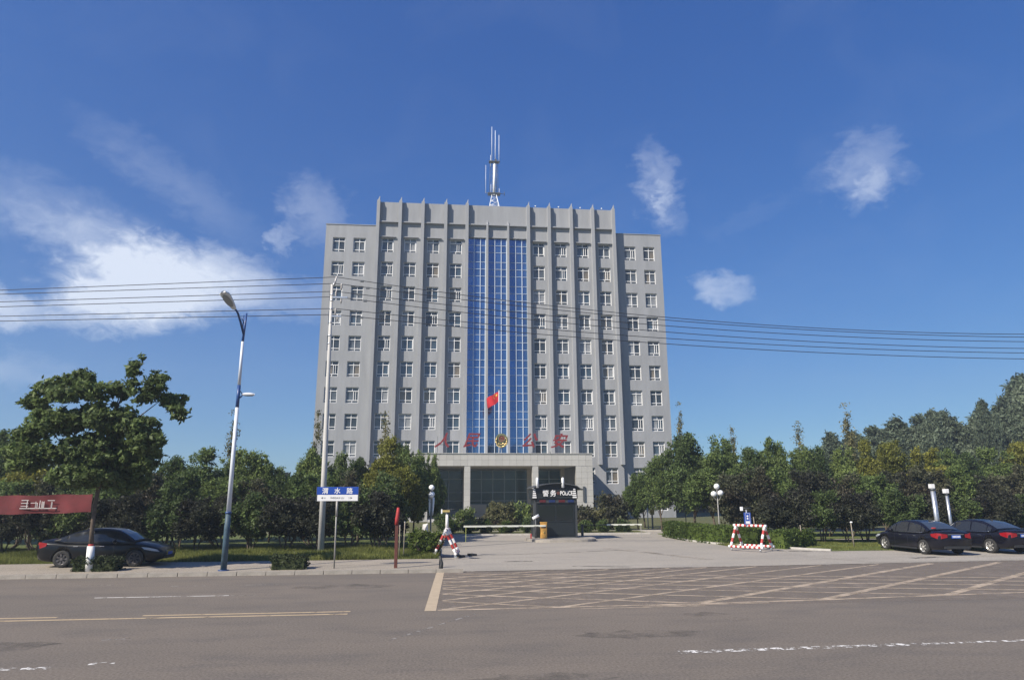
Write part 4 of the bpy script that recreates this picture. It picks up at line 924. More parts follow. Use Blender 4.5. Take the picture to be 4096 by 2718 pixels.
    def patch(name, fn, a0, a1, b0, b1, n1, n2, mat, off):
        q = MB(); P_ = [[fn(a0 + (a1 - a0) * i / n1, b0(a0 + (a1 - a0) * i / n1) + (b1(a0 + (a1 - a0) * i / n1) - b0(a0 + (a1 - a0) * i / n1)) * j / n2) + off for j in range(n2 + 1)] for i in range(n1 + 1)]
        q.add([p for r in P_ for p in r], [(i * (n2 + 1) + j, i * (n2 + 1) + j + 1, (i + 1) * (n2 + 1) + j + 1, (i + 1) * (n2 + 1) + j) for i in range(n1) for j in range(n2)], smooth=True); return lpart(name, q, mat, t)
    lo = lambda x: .14 ; hi = lambda x: .87
    for s in (-1, 1):
        fn = (lambda x, v: S(x, v)) if s < 0 else (lambda x, v: Vector((S(x, v).x, -S(x, v).y, S(x, v).z)))
        off = Vector((0, s * .012, .004))
        patch('side_window', fn, 1.16, 1.98, lo, hi, 10, 4, 'carglass', off); patch('side_window', fn, 2.06, 2.92, lo, hi, 10, 4, 'carglass', off); patch('quarter_window', fn, 2.97, 3.36, lo, lambda x: .87, 6, 4, 'carglass', off); patch('quarter_window', fn, .88, 1.12, lo, hi, 4, 4, 'carglass', off)
        # trim, handles, mirror
        tr_ = MB().tube([fn(1.0 + .1 * k, .10) + Vector((0, s * .016, 0)) for k in range(24)], .010, 5); lpart('window_trim', tr_, 'chrome' if variant else 'blackplastic', t)
        for hx in (1.42, 2.42): lpart('door_handle', MB().box(hx - cx_, hx - cx_ + .18, s * .905 - .012, s * .905 + .012, .80, .825), 'chrome', t, .005)
        lpart('wing_mirror', MB().sphere((3.02 - cx_, s * 1.0, 1.0), .1, 12, 8, sc=(.75, 1.05, .75)), 'chrome' if variant and s < 0 else paint, t)
        for sx, zz in ((2.02, 0), (2.96, 0), (1.12, 0)): lpart('door_seam', MB().box(sx - cx_ - .004, sx - cx_ + .004, s * .902 - .003, s * .902 + .003, .34, .90), 'blackplastic', t)
        lpart('sill', MB().box(1.5 - cx_, 3.35 - cx_, s * .86 - .03, s * .86 + .03, .2, .28), 'blackplastic', t, .02)
    tin = lambda x: -.86 ; tip_ = lambda x: .86
    patch('windscreen', Tp, 2.96, 3.66, tin, tip_, 10, 10, 'carglass', Vector((.012, 0, .014))); patch('rear_window', Tp, .70, 1.50, tin, tip_, 10, 10, 'carglassr', Vector((-.012, 0, .014)))
    # wheels
    for x in wx:
        for s in (-1, 1):
            y = s * .80
            wh = link('wheel', mesh_of('wheel', MB().tube([(0, s * .02, 0), (0, s * .06, 0)], .2, 20), 'blackplastic'), t, (x, y, .335))
            ty = MB(); nn = 32; prf = [(.215, -.10), (.30, -.112), (.325, -.09), (.335, 0), (.325, .09), (.30, .112), (.215, .10)]
            vv = [(r * cos(2 * pi * k / nn), o_, r * sin(2 * pi * k / nn)) for k in range(nn) for r, o_ in prf]; n7 = len(prf)
            ty.add(vv, [(k * n7 + j, k * n7 + j + 1, ((k + 1) % nn) * n7 + j + 1, ((k + 1) % nn) * n7 + j) for k in range(nn) for j in range(n7 - 1)], smooth=True); lpart('tyre', ty, 'tyre', wh)
            ri = MB(); yo = s * .085
            for k in range(nn):
                a, b = 2 * pi * k / nn, 2 * pi * (k + 1) / nn
                ri.add([(.185 * cos(a), yo - s * .02, .185 * sin(a)), (.222 * cos(a), yo + s * .012, .222 * sin(a)), (.222 * cos(b), yo + s * .012, .222 * sin(b)), (.185 * cos(b), yo - s * .02, .185 * sin(b))], [(0, 1, 2, 3)])
            for k in range(7):
                a = 2 * pi * k / 7
                for da in (-.10, .10):
                    d = Vector((cos(a), 0, sin(a))); e = Vector((cos(a + da), 0, sin(a + da))); n_ = Vector((-sin(a), 0, cos(a))) * .017
                    ri.add([d * .04 - n_ + Vector((0, yo, 0)), d * .04 + n_ + Vector((0, yo, 0)), e * .21 + n_ * .8 + Vector((0, yo + s * .008, 0)), e * .21 - n_ * .8 + Vector((0, yo + s * .008, 0))], [(0, 1, 2, 3)])
            ri.tube([(0, yo - s * .02, 0), (0, yo + s * .015, 0)], .055, 14); lpart('rim', ri, rimm, wh)
    # lights, grille, plates
    for s in (-1, 1):
        hl = MB(); 
        pts = [(4.02, .80, .035), (4.30, .77, .055), (4.58, .69, .05), (4.68, .60, -.0), (4.45, .635, 0), (4.15, .70, 0)]
        hl.add([(px - cx_, s * (half(px) * (.99 if k < 3 else 1.0) + .006), pz - .03) for k, (px, pz, _) in enumerate(pts)] + [(4.70 - cx_, s * .45, .655), (4.74 - cx_, s * .42, .585)], [(0, 1, 5), (1, 2, 4, 5), (2, 3, 4), (2, 6, 7, 3)]); lpart('headlight', hl, 'headlight', t)
        y0_ = s * (half(.05) + .012)
        tl = MB(); tl.add([(.42 - cx_, s * (half(.42) + .008), .94), (.12 - cx_, s * (half(.12) + .008), .985), (-.015 - cx_, s * .70, .97), (-.03 - cx_, s * .42, .93), (-.03 - cx_, s * .42, .80), (-.02 - cx_, s * .71, .74), (.12 - cx_, s * (half(.12) + .008), .74), (.38 - cx_, s * (half(.38) + .008), .83)], [(0, 1, 6, 7), (1, 2, 5, 6), (2, 3, 4, 5)]); lpart('taillight', tl, 'taillight', t)
        lpart('fog_lamp', MB().sphere((4.70 - cx_, s * .60, .36), .06, 10, 6, sc=(.4, 1, 1)), 'headlight', t)
    gr = MB()
    for k in range(4): gr.box(4.80 - cx_, 4.835 - cx_, -.36, .36, .44 + .045 * k, .46 + .045 * k)
    lpart('grille', gr, 'chrome', t); lpart('front_bumper_intake', MB().box(4.76 - cx_, 4.83 - cx_, -.5, .5, .28, .40), 'blackplastic', t)
    pl_ = lpart('number_plate', MB().box(-.035 - cx_, -.02 - cx_, -.22, .22, .76, .90), 'plate', t)
    lpart('front_plate', MB().box(4.835 - cx_, 4.845 - cx_, -.22, .22, .42, .54), 'plate', t)
    dg = MB(); rq = random.Random(4)
    for k in range(6): dg.box(-.038 - cx_, -.036 - cx_, -.19 + .065 * k, -.15 + .065 * k, .79, .87)
    lpart('plate_marks', dg, 'signwhite', pl_)
    lpart('boot_chrome_strip', MB().box(-.03 - cx_, -.015 - cx_, -.38, .38, .915, .94), 'chrome', t); lpart('rear_bumper_lower', MB().box(-.015 - cx_, .12 - cx_, -.62, .62, .30, .42), 'blackplastic', t, .02)
    lpart('aerial', MB().sphere((1.55 - cx_, 0, 1.46), .05, 8, 5, sc=(1.6, .5, .9)), 'blackplastic', t)
    return t
c1 = make_car('carblack', 'black saloon facing right, parked behind the white painted tree trunk', (-13.75 * PK, 30.75 * PK, .13), radians(0), 'rimdark', 0); c1.scale = (PK,) * 3
dup(c1, (-21.75 * PK, 30.75 * PK, .13), 0, 'black car mostly cut off by the left edge of the photo')
c2 = make_car('carnavy', 'dark saloon seen from behind with an oval sticker on its rear window', (22.95, 31.95, .012), radians(90.5), 'rim', 1)
stk = MB(); stk.sphere((-1.62, .42, 1.17), .1, 12, 6, sc=(.9, 1.3, .35)); stk.v = [v for v in stk.v]
lpart('sticker', stk, 'redcloth', c2)
c3 = dup(c2, (26.25, 32.2, .012), radians(97), 'dark saloon furthest right, partly hidden behind the neighbouring saloon')
for ch in list(c3.children):
    if ch.name.startswith('sticker'): bpy.data.objects.remove(ch)

# ================================================================ VEGETATION
def leaf_cloud(name, centers, radii, per, leaf, mat, rng, aspect=1.9, upbias=0.35, spread=1.0):
    """centers (n,3) clump centres; every clump carries `per` separate leaf quads"""
    n = len(centers); c = np.repeat(centers, per, axis=0); r = np.repeat(radii, per)[:, None]
    p = c + rng.normal(0, .5, (n * per, 3)) * r * np.array([1, 1, .8]) * spread
    nrm = rng.normal(0, 1, (n * per, 3)); nrm[:, 2] += upbias * 2; nrm /= np.linalg.norm(nrm, axis=1)[:, None]
    a = rng.normal(0, 1, (n * per, 3)); a -= nrm * (a * nrm).sum(1)[:, None]; a /= np.linalg.norm(a, axis=1)[:, None]; b = np.cross(nrm, a)
    s = (leaf * rng.uniform(.6, 1.35, n * per))[:, None]
    v = np.stack([p - a * s * aspect / 2, p + b * s / 2 - a * s * .1, p + a * s * aspect / 2, p - b * s / 2 - a * s * .1], axis=1).reshape(-1, 3)
    nq = n * per; me = bpy.data.meshes.new(name); me.vertices.add(nq * 4); me.vertices.foreach_set('co', v.astype(np.float32).ravel())
    me.loops.add(nq * 4); me.loops.foreach_set('vertex_index', np.arange(nq * 4, dtype=np.int32)); me.polygons.add(nq)
    me.polygons.foreach_set('loop_start', np.arange(0, nq * 4, 4, dtype=np.int32)); me.materials.append(M[mat]); me.update(calc_edges=True); return me
def lobes_to_centers(lobes, total, rng, inner=.35):
    L_ = np.array(lobes, float); w_ = L_[:, 3] * L_[:, 4] + L_[:, 3] * L_[:, 5]; w_ /= w_.sum(); idx = rng.choice(len(L_), total, p=w_)
    d = rng.normal(0, 1, (total, 3)); d /= np.linalg.norm(d, axis=1)[:, None]; rad = rng.uniform(inner ** 2, 1, total) ** .5
    return L_[idx, :3] + d * L_[idx, 3:6] * rad[:, None]
def crown_lobes(h0, h1, w, rng, n=16, shape='round'):
    """lobes filling a crown from height h0 to h1 of half width w"""
    out = []; hc, hh = (h0 + h1) / 2, (h1 - h0) / 2
    if shape == 'round':
        for _ in range(n):
            d = rng.normal(0, 1, 3); d /= np.linalg.norm(d); k = rng.uniform(.35, .78)
            r = rng.uniform(.26, .42); out.append((d[0] * w * k, d[1] * w * k, hc + d[2] * hh * k, w * r, w * r, hh * r * 1.05))
        out.append((0, 0, hc, w * .6, w * .6, hh * .6))
        for _ in range(4):
            a = rng.uniform(0, 2 * pi); k = rng.uniform(0, .45); out.append((cos(a) * w * k, sin(a) * w * k, h1 - hh * rng.uniform(.05, .22), w * .16, w * .16, hh * .24))
    elif shape == 'spire':
        for _ in range(n):
            a = rng.uniform(0, 2 * pi); k = rng.uniform(.0, .85); zt = h1 - (h1 - h0) * .55 * k ** 1.2 * rng.uniform(.7, 1.2); hz = (h1 - h0) * rng.uniform(.16, .3)
            out.append((cos(a) * w * k, sin(a) * w * k, zt - hz * .8, w * .2, w * .2, hz * .8))
        for _ in range(n // 2): a = rng.uniform(0, 2 * pi); k = rng.uniform(.1, .6); out.append((cos(a) * w * k, sin(a) * w * k, h0 + (h1 - h0) * rng.uniform(.15, .5), w * .35, w * .35, (h1 - h0) * .16))
    elif shape == 'cone':
        for i in range(n): t = i / (n - 1); rr = w * (1 - t) ** .8 * .7 + .06; a = rng.uniform(0, 2 * pi); out.append((cos(a) * rr * .55, sin(a) * rr * .55, h0 + (h1 - h0) * t, rr * .6, rr * .6, (h1 - h0) * .09))
    elif shape == 'low':
        for _ in range(n):
            a = rng.uniform(0, 2 * pi); k = rng.uniform(0, .72) ** .7; zz = rng.uniform(.2, .85) * (1 - .25 * k); out.append((cos(a) * w * k, sin(a) * w * k, h0 + (h1 - h0) * zz, w * .36, w * .36, (h1 - h0) * rng.uniform(.16, .26)))
    return out
def trunk_mesh(name, h, r, crown_h, spreadw, rng, mat='bark', multi=1, lean=.05):
    m = MB()
    for k in range(multi):
        bx, by = (0, 0) if multi == 1 else (rng.uniform(-.18, .18), rng.uniform(-.12, .12)); lx, ly = rng.normal(0, lean, 2) * h + ((bx * 2, by * 2) if multi > 1 else (0, 0))
        p = [(bx, by, -.1), (bx + lx * .3, by + ly * .3, h * .5), (bx + lx, by + ly, h), (bx + lx * 1.3, by + ly * 1.3, h + crown_h * .7)]
        m.tube(p, [r, r * .85, r * .65, r * .15], 7)
        for j in range(4 if multi == 1 else 2):
            a = rng.uniform(0, 2 * pi); z0 = h * rng.uniform(.8, 1.15); q = Vector((bx + lx, by + ly, z0)); e = q + Vector((cos(a) * spreadw * .6, sin(a) * spreadw * .6, crown_h * rng.uniform(.3, .6)))
            m.tube([q, (q + e) / 2 + Vector((0, 0, .1 * crown_h)), e], [r * .45, r * .3, r * .1], 5)
    return mesh_of(name, m, mat)
VR = np.random.RandomState(11)
PROTO = {}
def proto(key, mat, h0, w, hgt, shape, clumps, per, leaf, trunk_r, n=16, multi=1, tm='bark', nvar=3, crad=.26, **kw):
    PROTO[key] = []
    for k in range(nvar):
        lb = crown_lobes(h0, hgt, w, VR, n, shape); cs = lobes_to_centers(lb, clumps, VR)
        PROTO[key].append((leaf_cloud('crown', cs, VR.uniform(.6, 1.3, clumps) * crad, per, leaf, mat, VR, **kw), trunk_mesh('trunk', max(h0, .3) * 1.05, trunk_r, (hgt - h0) * .7, w * .8, VR, tm, multi), mat))
# unit heights: built at real size then scaled
proto('round', 'leaf_mid', 1.3, 2.0, 6.0, 'round', 900, 32, .088, .10)
proto('dense', 'leaf_dark', .9, 2.1, 5.2, 'round', 940, 32, .088, .11)
proto('plum', 'leaf_plum', .75, 1.25, 2.9, 'low', 420, 24, .075, .045, multi=3, nvar=4, crad=.2)
proto('brown', 'leaf_brown', .45, 1.5, 3.9, 'round', 520, 24, .085, .05, multi=3, nvar=3, crad=.22)
proto('poplar', 'leaf_blue', 3.0, 2.9, 13.0, 'spire', 1500, 26, .17, .2, n=34, nvar=3, crad=.42, upbias=0, aspect=2.6)
proto('cone', 'leaf_pale', 2.0, .75, 7.6, 'cone', 260, 16, .075, .05, n=12, nvar=3, crad=.26)
proto('shrub', 'leaf_mid', .0, .9, 1.5, 'low', 230, 20, .075, .03, multi=3, nvar=3, crad=.17)
proto('ball', 'leaf_hedge', .02, .58, .95, 'round', 210, 20, .06, .03, nvar=3, crad=.12)
seen = {}
def plant(key, x, y, h, label, cat='tree', w=None, mat=None, group=None, name=None, rng=random.Random(21)):
    if key in ('round', 'dense', 'poplar'): h *= .94
    base = {'round': (6.0, 2.0), 'dense': (5.2, 2.1), 'plum': (2.9, 1.25), 'brown': (3.9, 1.5), 'poplar': (13.0, 2.9), 'cone': (7.6, .75), 'shrub': (1.5, .9), 'ball': (.95, .58)}[key]
    cme, tme, m0 = PROTO[key][seen.get(key, 0) % len(PROTO[key])]; seen[key] = seen.get(key, 0) + 1
    sz = h / base[0]; sw = (w / base[1]) if w else sz
    t = thing(name or {'plum': 'plum_tree', 'poplar': 'poplar_tree', 'shrub': 'shrub', 'ball': 'round_bush'}.get(key, 'tree'), label, cat, (x, y, 0), rng.uniform(0, 2 * pi), group)
    t.scale = (sw, sw, sz)
    c = link('crown', cme, t); link('trunk', tme, t)
    if mat and mat != m0: c.material_slots[0].link = 'OBJECT'; c.material_slots[0].material = M[mat]
    return t
# -- street tree (front left), shaped after its outline
lob_ = [(-2.4, 7.0, .9, .55), (-3.0, 6.5, .7, .5), (-1.4, 7.35, .75, .5), (-.6, 6.75, .9, .55), (.25, 6.9, .6, .5), (.62, 7.55, .38, .75), (.7, 8.15, .22, .4), (1.3, 6.75, .8, .55), (1.75, 7.2, .55, .5), (2.25, 6.5, .65, .5), (2.65, 6.05, .4, .38),
        (-1.5, 6.6, .8, .4), (-1.9, 5.6, 1.3, .65), (-3.0, 5.15, .75, .45), (-.2, 5.7, 1.6, .9), (1.0, 5.35, 1.2, .75), (1.75, 4.75, .85, .5), (-2.6, 4.3, 1.3, .8), (-.6, 4.3, 2.1, 1.1), (1.0, 4.2, 1.2, .8), (-.6, 3.5, 1.6, .5), (.4, 3.4, 1.3, .6)]
L2 = []
for x, z, rx, rz in lob_: L2 += [(x, VR.uniform(-1.0, 1.0) * min(1.0, rx), z, rx, rx * .9, rz)]
st_ = thing('street_tree', 'big leafy street tree with white painted trunk standing in a square hedge by the kerb', 'tree', (-13.32 * PK, 28.3 * PK, .13)); st_.scale = (PK,) * 3
L2 = [(a * 1.0 + .12, b, c, d * .78, e * .78, f * .78) for a, b, c, d, e, f in L2]; cs = lobes_to_centers(L2, 1600, VR, .25)
link('crown', leaf_cloud('crown', cs, VR.uniform(.5, 1.2, len(cs)) * .18, 28, .10, 'leaf_street', VR, aspect=2.2), st_)
tm = MB().tube([(-.02, 0, .9), (-.06, 0, 1.5), (-.1, .05, 2.4), (0, 0, 3.4), (.1, 0, 5.0), (.3, 0, 6.6)], [.09, .075, .08, .075, .05, .02], 9)
for a, b, r in (((0, 0, 3.2), (-2.2, .3, 5.2), .05), ((0, 0, 3.6), (1.6, -.2, 5.4), .05), ((.05, 0, 4.2), (-1.2, .4, 6.8), .04), ((.1, 0, 4.6), (1.9, .2, 6.6), .04), ((.1, 0, 5), (.6, 0, 7.6), .035)): tm.tube([a, ((a[0] + b[0]) / 2, b[1] / 2, (a[2] + b[2]) / 2 + .15), b], [r, r * .7, r * .25], 6)
lpart('trunk', tm, 'bark', st_)
wt = lpart('painted_trunk', MB().tube([(.03, 0, 0), (0, 0, .5), (-.02, 0, .92)], [.15, .14, .13], 14), 'whitepaint', st_); lpart('red_band', MB().tube([(-.02, 0, .92), (-.025, 0, .99)], .10, 12), 'barred', wt)
# hedges built as leafy boxes
def hedge(name, label, pts, w, h, mat, leaf=.055, cat='hedge', z0=0.0, dens=330):
    cs = []; t0 = Vector((*pts[0], 0)); core = MB()
    for a, b in zip(pts, pts[1:]):
        a, b = Vector((*a, 0)), Vector((*b, 0)); L_ = (b - a).length; d = (b - a).normalized(); n_ = Vector((-d.y, d.x, 0)); k = int(dens * L_ * (w + 2 * h) / 6)
        for _ in range(k):
            u = random.uniform(-.05, L_ + .05); f = random.random() * (w + 2 * h)
            if f < h: o_, zz = -w / 2, f
            elif f < h + w: o_, zz = f - h - w / 2, h
            else: o_, zz = w / 2, f - h - w
            rr = 1 + random.gauss(0, .05); p = a + d * u + n_ * (o_ * rr) + Vector((0, 0, max(.04, zz * (1 + random.gauss(0, .035))))); cs.append(p - t0 + Vector((0, 0, 0)))
        for s_ in (0, L_):
            for _ in range(int(dens * w * h / 6)): cs.append(a + d * s_ + n_ * random.uniform(-w / 2, w / 2) + Vector((0, 0, random.uniform(0, h))) - t0)
        m_ = .9; q = n_ * (w / 2 * .86)
        core.add([a - q - t0, b - q - t0, b + q - t0, a + q - t0, a - q * .9 - t0 + Vector((0, 0, h * m_)), b - q * .9 - t0 + Vector((0, 0, h * m_)), b + q * .9 - t0 + Vector((0, 0, h * m_)), a + q * .9 - t0 + Vector((0, 0, h * m_))], [(0, 1, 5, 4), (1, 2, 6, 5), (2, 3, 7, 6), (3, 0, 4, 7), (4, 5, 6, 7)])
    t = thing(name, label, cat, (t0.x, t0.y, z0)); cs = np.array([tuple(c) for c in cs])
    link('leaves', leaf_cloud('leaves', cs, np.full(len(cs), .09), 7, leaf, mat, VR, upbias=.5), t); lpart('inner_growth', core, mat, t); return t
hedge('planter_hedge', 'small square clipped hedge round the white painted street tree trunk', [(-13.88 * PK, 28.6 * PK), (-12.40 * PK, 28.6 * PK)], .8, .44, 'leaf_planter', z0=.13)
hedge('planter_hedge', 'small square clipped hedge alone on the pavement between street lamp and street sign', [(-6.5 * PK, 28.2 * PK), (-5.3 * PK, 28.2 * PK)], .8, .42, 'leaf_planter', z0=.13)
hedge('curved_hedge', 'bright green clipped hedge curving along the right side of the driveway', [(15.4, 46.4), (15.25, 44.5), (15.3, 42), (15.55, 40.0), (16.3, 38.2), (17.2, 36.6)], 1.1, .95, 'leaf_hedge')
hedge('end_hedge', 'rounded clipped hedge block just behind the right barricade', [(17.2, 35.0), (19.6, 36.4)], 1.1, .85, 'leaf_hedge')
lb = [(0, 0, .55, .62, .6, .55), (-.45, .2, .5, .4, .5, .5), (.3, -.1, .75, .4, .4, .38), (-.2, .1, .85, .4, .4, .3), (.1, .6, .6, .5, .5, .5), (-.5, .9, .7, .5, .5, .5)]
t = thing('left_bush', 'leafy green bush at the left corner of the driveway beside the bollard', 'bush', (-.65, 32.2, 0)); cs = lobes_to_centers(lb, 420, VR, .4)
link('leaves', leaf_cloud('leaves', cs, np.full(420, .13), 20, .07, 'leaf_hedge', VR), t); link('trunk', trunk_mesh('trunk', .4, .04, .5, .4, VR, multi=3), t)
# row of round bushes beyond the driveway
ordn = ['first', 'second', 'third', 'fourth', 'fifth', 'sixth', 'seventh', 'eighth', 'ninth', 'tenth', 'eleventh', 'twelfth', 'thirteenth', 'fourteenth', 'fifteenth', 'sixteenth', 'seventeenth', 'eighteenth', 'nineteenth', 'twentieth', 'twenty-first', 'twenty-second', 'twenty-third', 'twenty-fourth', 'twenty-fifth', 'twenty-sixth', 'twenty-seventh', 'twenty-eighth', 'twenty-ninth', 'thirtieth']
for k in range(10): plant('ball', .35 + 1.42 * k + random.uniform(-.1, .1), 50.6, random.uniform(.85, 1.1), 'round clipped bush, %s from the left in the row beyond the driveway' % ordn[k], 'bush', .66, random.choice(('leaf_mid', 'leaf_hedge', 'leaf_dark')), 'round bushes beyond the driveway')
# yard shrubs and little trees before the portico
yard = [(.2, 53.6, 1.7, 'dark leafy shrub in front of the left lobby glass'), (1.7, 54.0, 1.9, 'shrub left of the leftmost portico pillar behind the barrier arm'), (3.1, 54.6, 1.6, 'low shrub before the slim left portico pillar'), (4.7, 54.2, 2.5, 'tallest twiggy shrub in front of the middle of the lobby glass'),
        (6.2, 54.4, 2.3, 'bright green shrub just left of the police booth'), (10.6, 54.2, 2.4, 'upright shrub just right of the police booth'), (12.1, 55.0, 2.0, 'shrub before the right corner pillar of the portico'), (13.5, 55.8, 3.0, 'bushy shrub standing in the portico shadow right of the entrance')]
for i, (x, y, h, l) in enumerate(yard): plant('shrub', x, y, h, l, 'shrub', h * .55, ('leaf_dark', 'leaf_mid', 'leaf_brown', 'leaf_pale', 'leaf_mid', 'leaf_brown', 'leaf_pale', 'leaf_brown')[i], 'shrubs in the yard before the portico')
plant('round', 17.6, 60, 4.6, 'small light green tree with open trunk right of the portico beside the yellow box', 'tree', 1.7, 'leaf_mid', 'trees right of the driveway')
# left belt of green trees
left = [(-25.9, 43, 6.6, 2.6, 'dense', 'leaf_dark'), (-22.6, 41, 5.7, 2.2, 'round', 'leaf_yel'), (-20.4, 42, 5.3, 2.0, 'dense', 'leaf_mid'), (-18.2, 43, 5.0, 2.2, 'dense', 'leaf_dark'), (-16.1, 43, 5.1, 1.8, 'dense', 'leaf_mid'), (-14.5, 43, 5.6, 1.8, 'round', 'leaf_mid'), (-13.0, 44, 5.6, 1.8, 'dense', 'leaf_mid'), (-11.5, 43, 5.5, 1.7, 'round', 'leaf_mid'),
        (-10.3, 43, 4.6, 1.3, 'dense', 'leaf_mid'), (-9.2, 43.5, 4.2, 1.4, 'round', 'leaf_mid'), (-8.0, 43, 5.6, 1.5, 'dense', 'leaf_mid'), (-6.6, 44, 5.4, 1.6, 'dense', 'leaf_dark'), (-5.1, 43, 5.0, 1.6, 'dense', 'leaf_dark'), (-3.5, 43, 6.3, 1.5, 'round', 'leaf_yel'), (-2.4, 41.5, 4.5, 1.4, 'round', 'leaf_yel'), (-1.9, 45, 5.6, 1.5, 'round', 'leaf_mid'), (-3.1, 46.5, 6.2, 1.4, 'dense', 'leaf_mid'), (-.85, 48, 5.6, 1.0, 'dense', 'leaf_mid'),
        (-28.5, 44, 6.5, 2.6, 'dense', 'leaf_mid'), (-31.5, 44, 6.0, 2.6, 'round', 'leaf_mid')]
order = {i: r for r, i in enumerate(sorted(range(len(left)), key=lambda i: left[i][0]))}
kind = {'leaf_dark': 'dark green', 'leaf_mid': 'mid green', 'leaf_yel': 'yellow green'}
for i, (x, y, h, w_, k, m_) in enumerate(left): plant(k, x, y, h, '%s tree, %s from left in the tall belt left of the driveway' % (kind[m_], ordn[order[i]]), 'tree', w_, m_, 'trees left of the driveway')
for (x, y, h, w_, l) in ((-13.8, 46, 7.9, .8, 'pale slender treetop rising behind the street lamp'), (-8.6, 47, 8.2, .6, 'thin wispy treetop in front of the building left edge behind the utility pole'), (-4.0, 46, 7.9, .8, 'thin yellowish treetop in front of the left wing beside the leftmost fin'), (19.9, 56, 10.0, .6, 'thin wispy treetop at the right edge of the building'), (24.4, 56, 8.1, .7, 'faint slender treetop right of the building above the globe lamp'), (30.4, 56, 8.5, 1.0, 'narrow cone shaped treetop in the middle of the right tree belt'), (35.6, 57, 10.2, 1.0, 'pale narrow treetop left of the grey green poplars')):
    plant('cone', x, y, h, l, 'tree', w_, 'leaf_pale', 'slender treetops')
# plum and purple shrubs along the grass, left
for k in range(14):
    x = -22.3 + 1.47 * k; plant('plum', x + random.uniform(-.2, .2), 35.3 + random.uniform(-.4, .4), random.uniform(2.6, 3.1), 'dark plum tree, %s from the left in the front row left of the driveway' % ordn[k], 'tree', random.uniform(1.15, 1.35), 'leaf_plum' if k % 3 else 'leaf_dark', 'plum trees left of the driveway')
for k in range(12):
    x = -22.5 + 1.75 * k; plant('brown', x + random.uniform(-.2, .2), 39.0 + random.uniform(-.5, .5), random.uniform(3.4, 4.0), 'bushy tree, %s from the left in the row behind the left plum trees' % ordn[k], 'tree', 1.55, ('leaf_mid', 'leaf_brown', 'leaf_dark')[k % 3], 'second row trees left of the driveway')
# right belt
right = [(16.9, 53, 5.9, 1.6, 'round', 'leaf_mid'), (15.7, 55.5, 4.6, 1.3, 'round', 'leaf_mid'), (19.2, 48, 5.6, 2.0, 'round', 'leaf_mid'), (18.8, 51, 7.4, 2.3, 'dense', 'leaf_dark'), (21.2, 50, 7.0, 2.0, 'dense', 'leaf_mid'), (23.1, 50, 6.3, 1.8, 'round', 'leaf_dark'), (24.8, 50, 6.8, 1.8, 'dense', 'leaf_mid'), (26.9, 50, 6.3, 1.7, 'round', 'leaf_mid'), (28.5, 50, 6.3, 1.6, 'dense', 'leaf_dark'), (30.2, 50, 6.2, 1.8, 'dense', 'leaf_mid'),
         (32.3, 50, 6.9, 1.6, 'round', 'leaf_yel'), (34.4, 50, 6.8, 1.8, 'round', 'leaf_yel'), (36.5, 49, 6.2, 1.9, 'round', 'leaf_yel'), (38.6, 50, 6.1, 1.9, 'dense', 'leaf_mid'), (40.8, 50, 5.9, 2.0, 'dense', 'leaf_dark'), (43.2, 50, 6.3, 2.0, 'round', 'leaf_mid'), (45.6, 50, 6.9, 2.1, 'round', 'leaf_yel'), (48.4, 50, 6.8, 2.2, 'dense', 'leaf_mid')]
order = {i: r for r, i in enumerate(sorted(range(len(right)), key=lambda i: right[i][0]))}
for i, (x, y, h, w_, k, m_) in enumerate(right): plant(k, x, y, h, '%s tree, %s from left in the tall belt right of the building' % (kind[m_], ordn[order[i]]), 'tree', w_, m_, 'trees right of the driveway')
for k in range(16):
    x = 18.9 + 1.55 * k; plant('brown', x, 43.4 + random.uniform(-.4, .4), random.uniform(3.7, 4.4), 'reddish bushy tree, %s from the left in the row right of the driveway' % ordn[k], 'tree', 1.6, ('leaf_brown', 'leaf_brown', 'leaf_mid', 'leaf_plum')[k % 4], 'reddish trees right of the driveway')
for k in range(17):
    x = 19.0 + 1.42 * k; plant('plum', x + random.uniform(-.2, .2), 38.5 + random.uniform(-.4, .4), random.uniform(2.6, 3.2), 'low plum tree, %s from the left in the front row right of the driveway' % ordn[k], 'tree', 1.3, ('leaf_plum', 'leaf_plum', 'leaf_dark')[k % 3], 'plum trees right of the driveway')
pop = [(46.2, 78, 10.8, 2.6), (49.6, 79, 11.4, 3.0), (52.6, 79, 11.8, 3.2), (55.6, 79, 12.9, 3.4), (59.0, 79, 13.4, 3.6), (62.2, 79, 13.8, 3.4), (65.4, 77, 13.9, 3.2), (67.6, 76, 15.2, 2.6), (71.5, 77, 18.6, 4.2), (76, 76, 20, 4.5)]
pop += [(57.4, 75, 13.9, 2.2), (63.4, 74, 15.2, 1.7), (69.2, 74, 17.9, 2.6)]
pop.sort()
pop_old = [(48.3, 75, 12.0, 2.0), (51.0, 76, 11.8, 2.2), (54.0, 75, 12.3, 2.3), (57.2, 75, 13.6, 2.6), (60.4, 76, 13.5, 2.6), (63.6, 74, 15.0, 2.0), (66.2, 78, 13.0, 2.2), (69.4, 74, 17.8, 3.0), (73.5, 75, 19.0, 3.4)]
for k, (x, y, h, w_) in enumerate(pop): plant('poplar', x, y, h, 'tall poplar, %s from the left in the far row at the right edge' % ordn[k], 'tree', w_, None, 'far poplars at right')
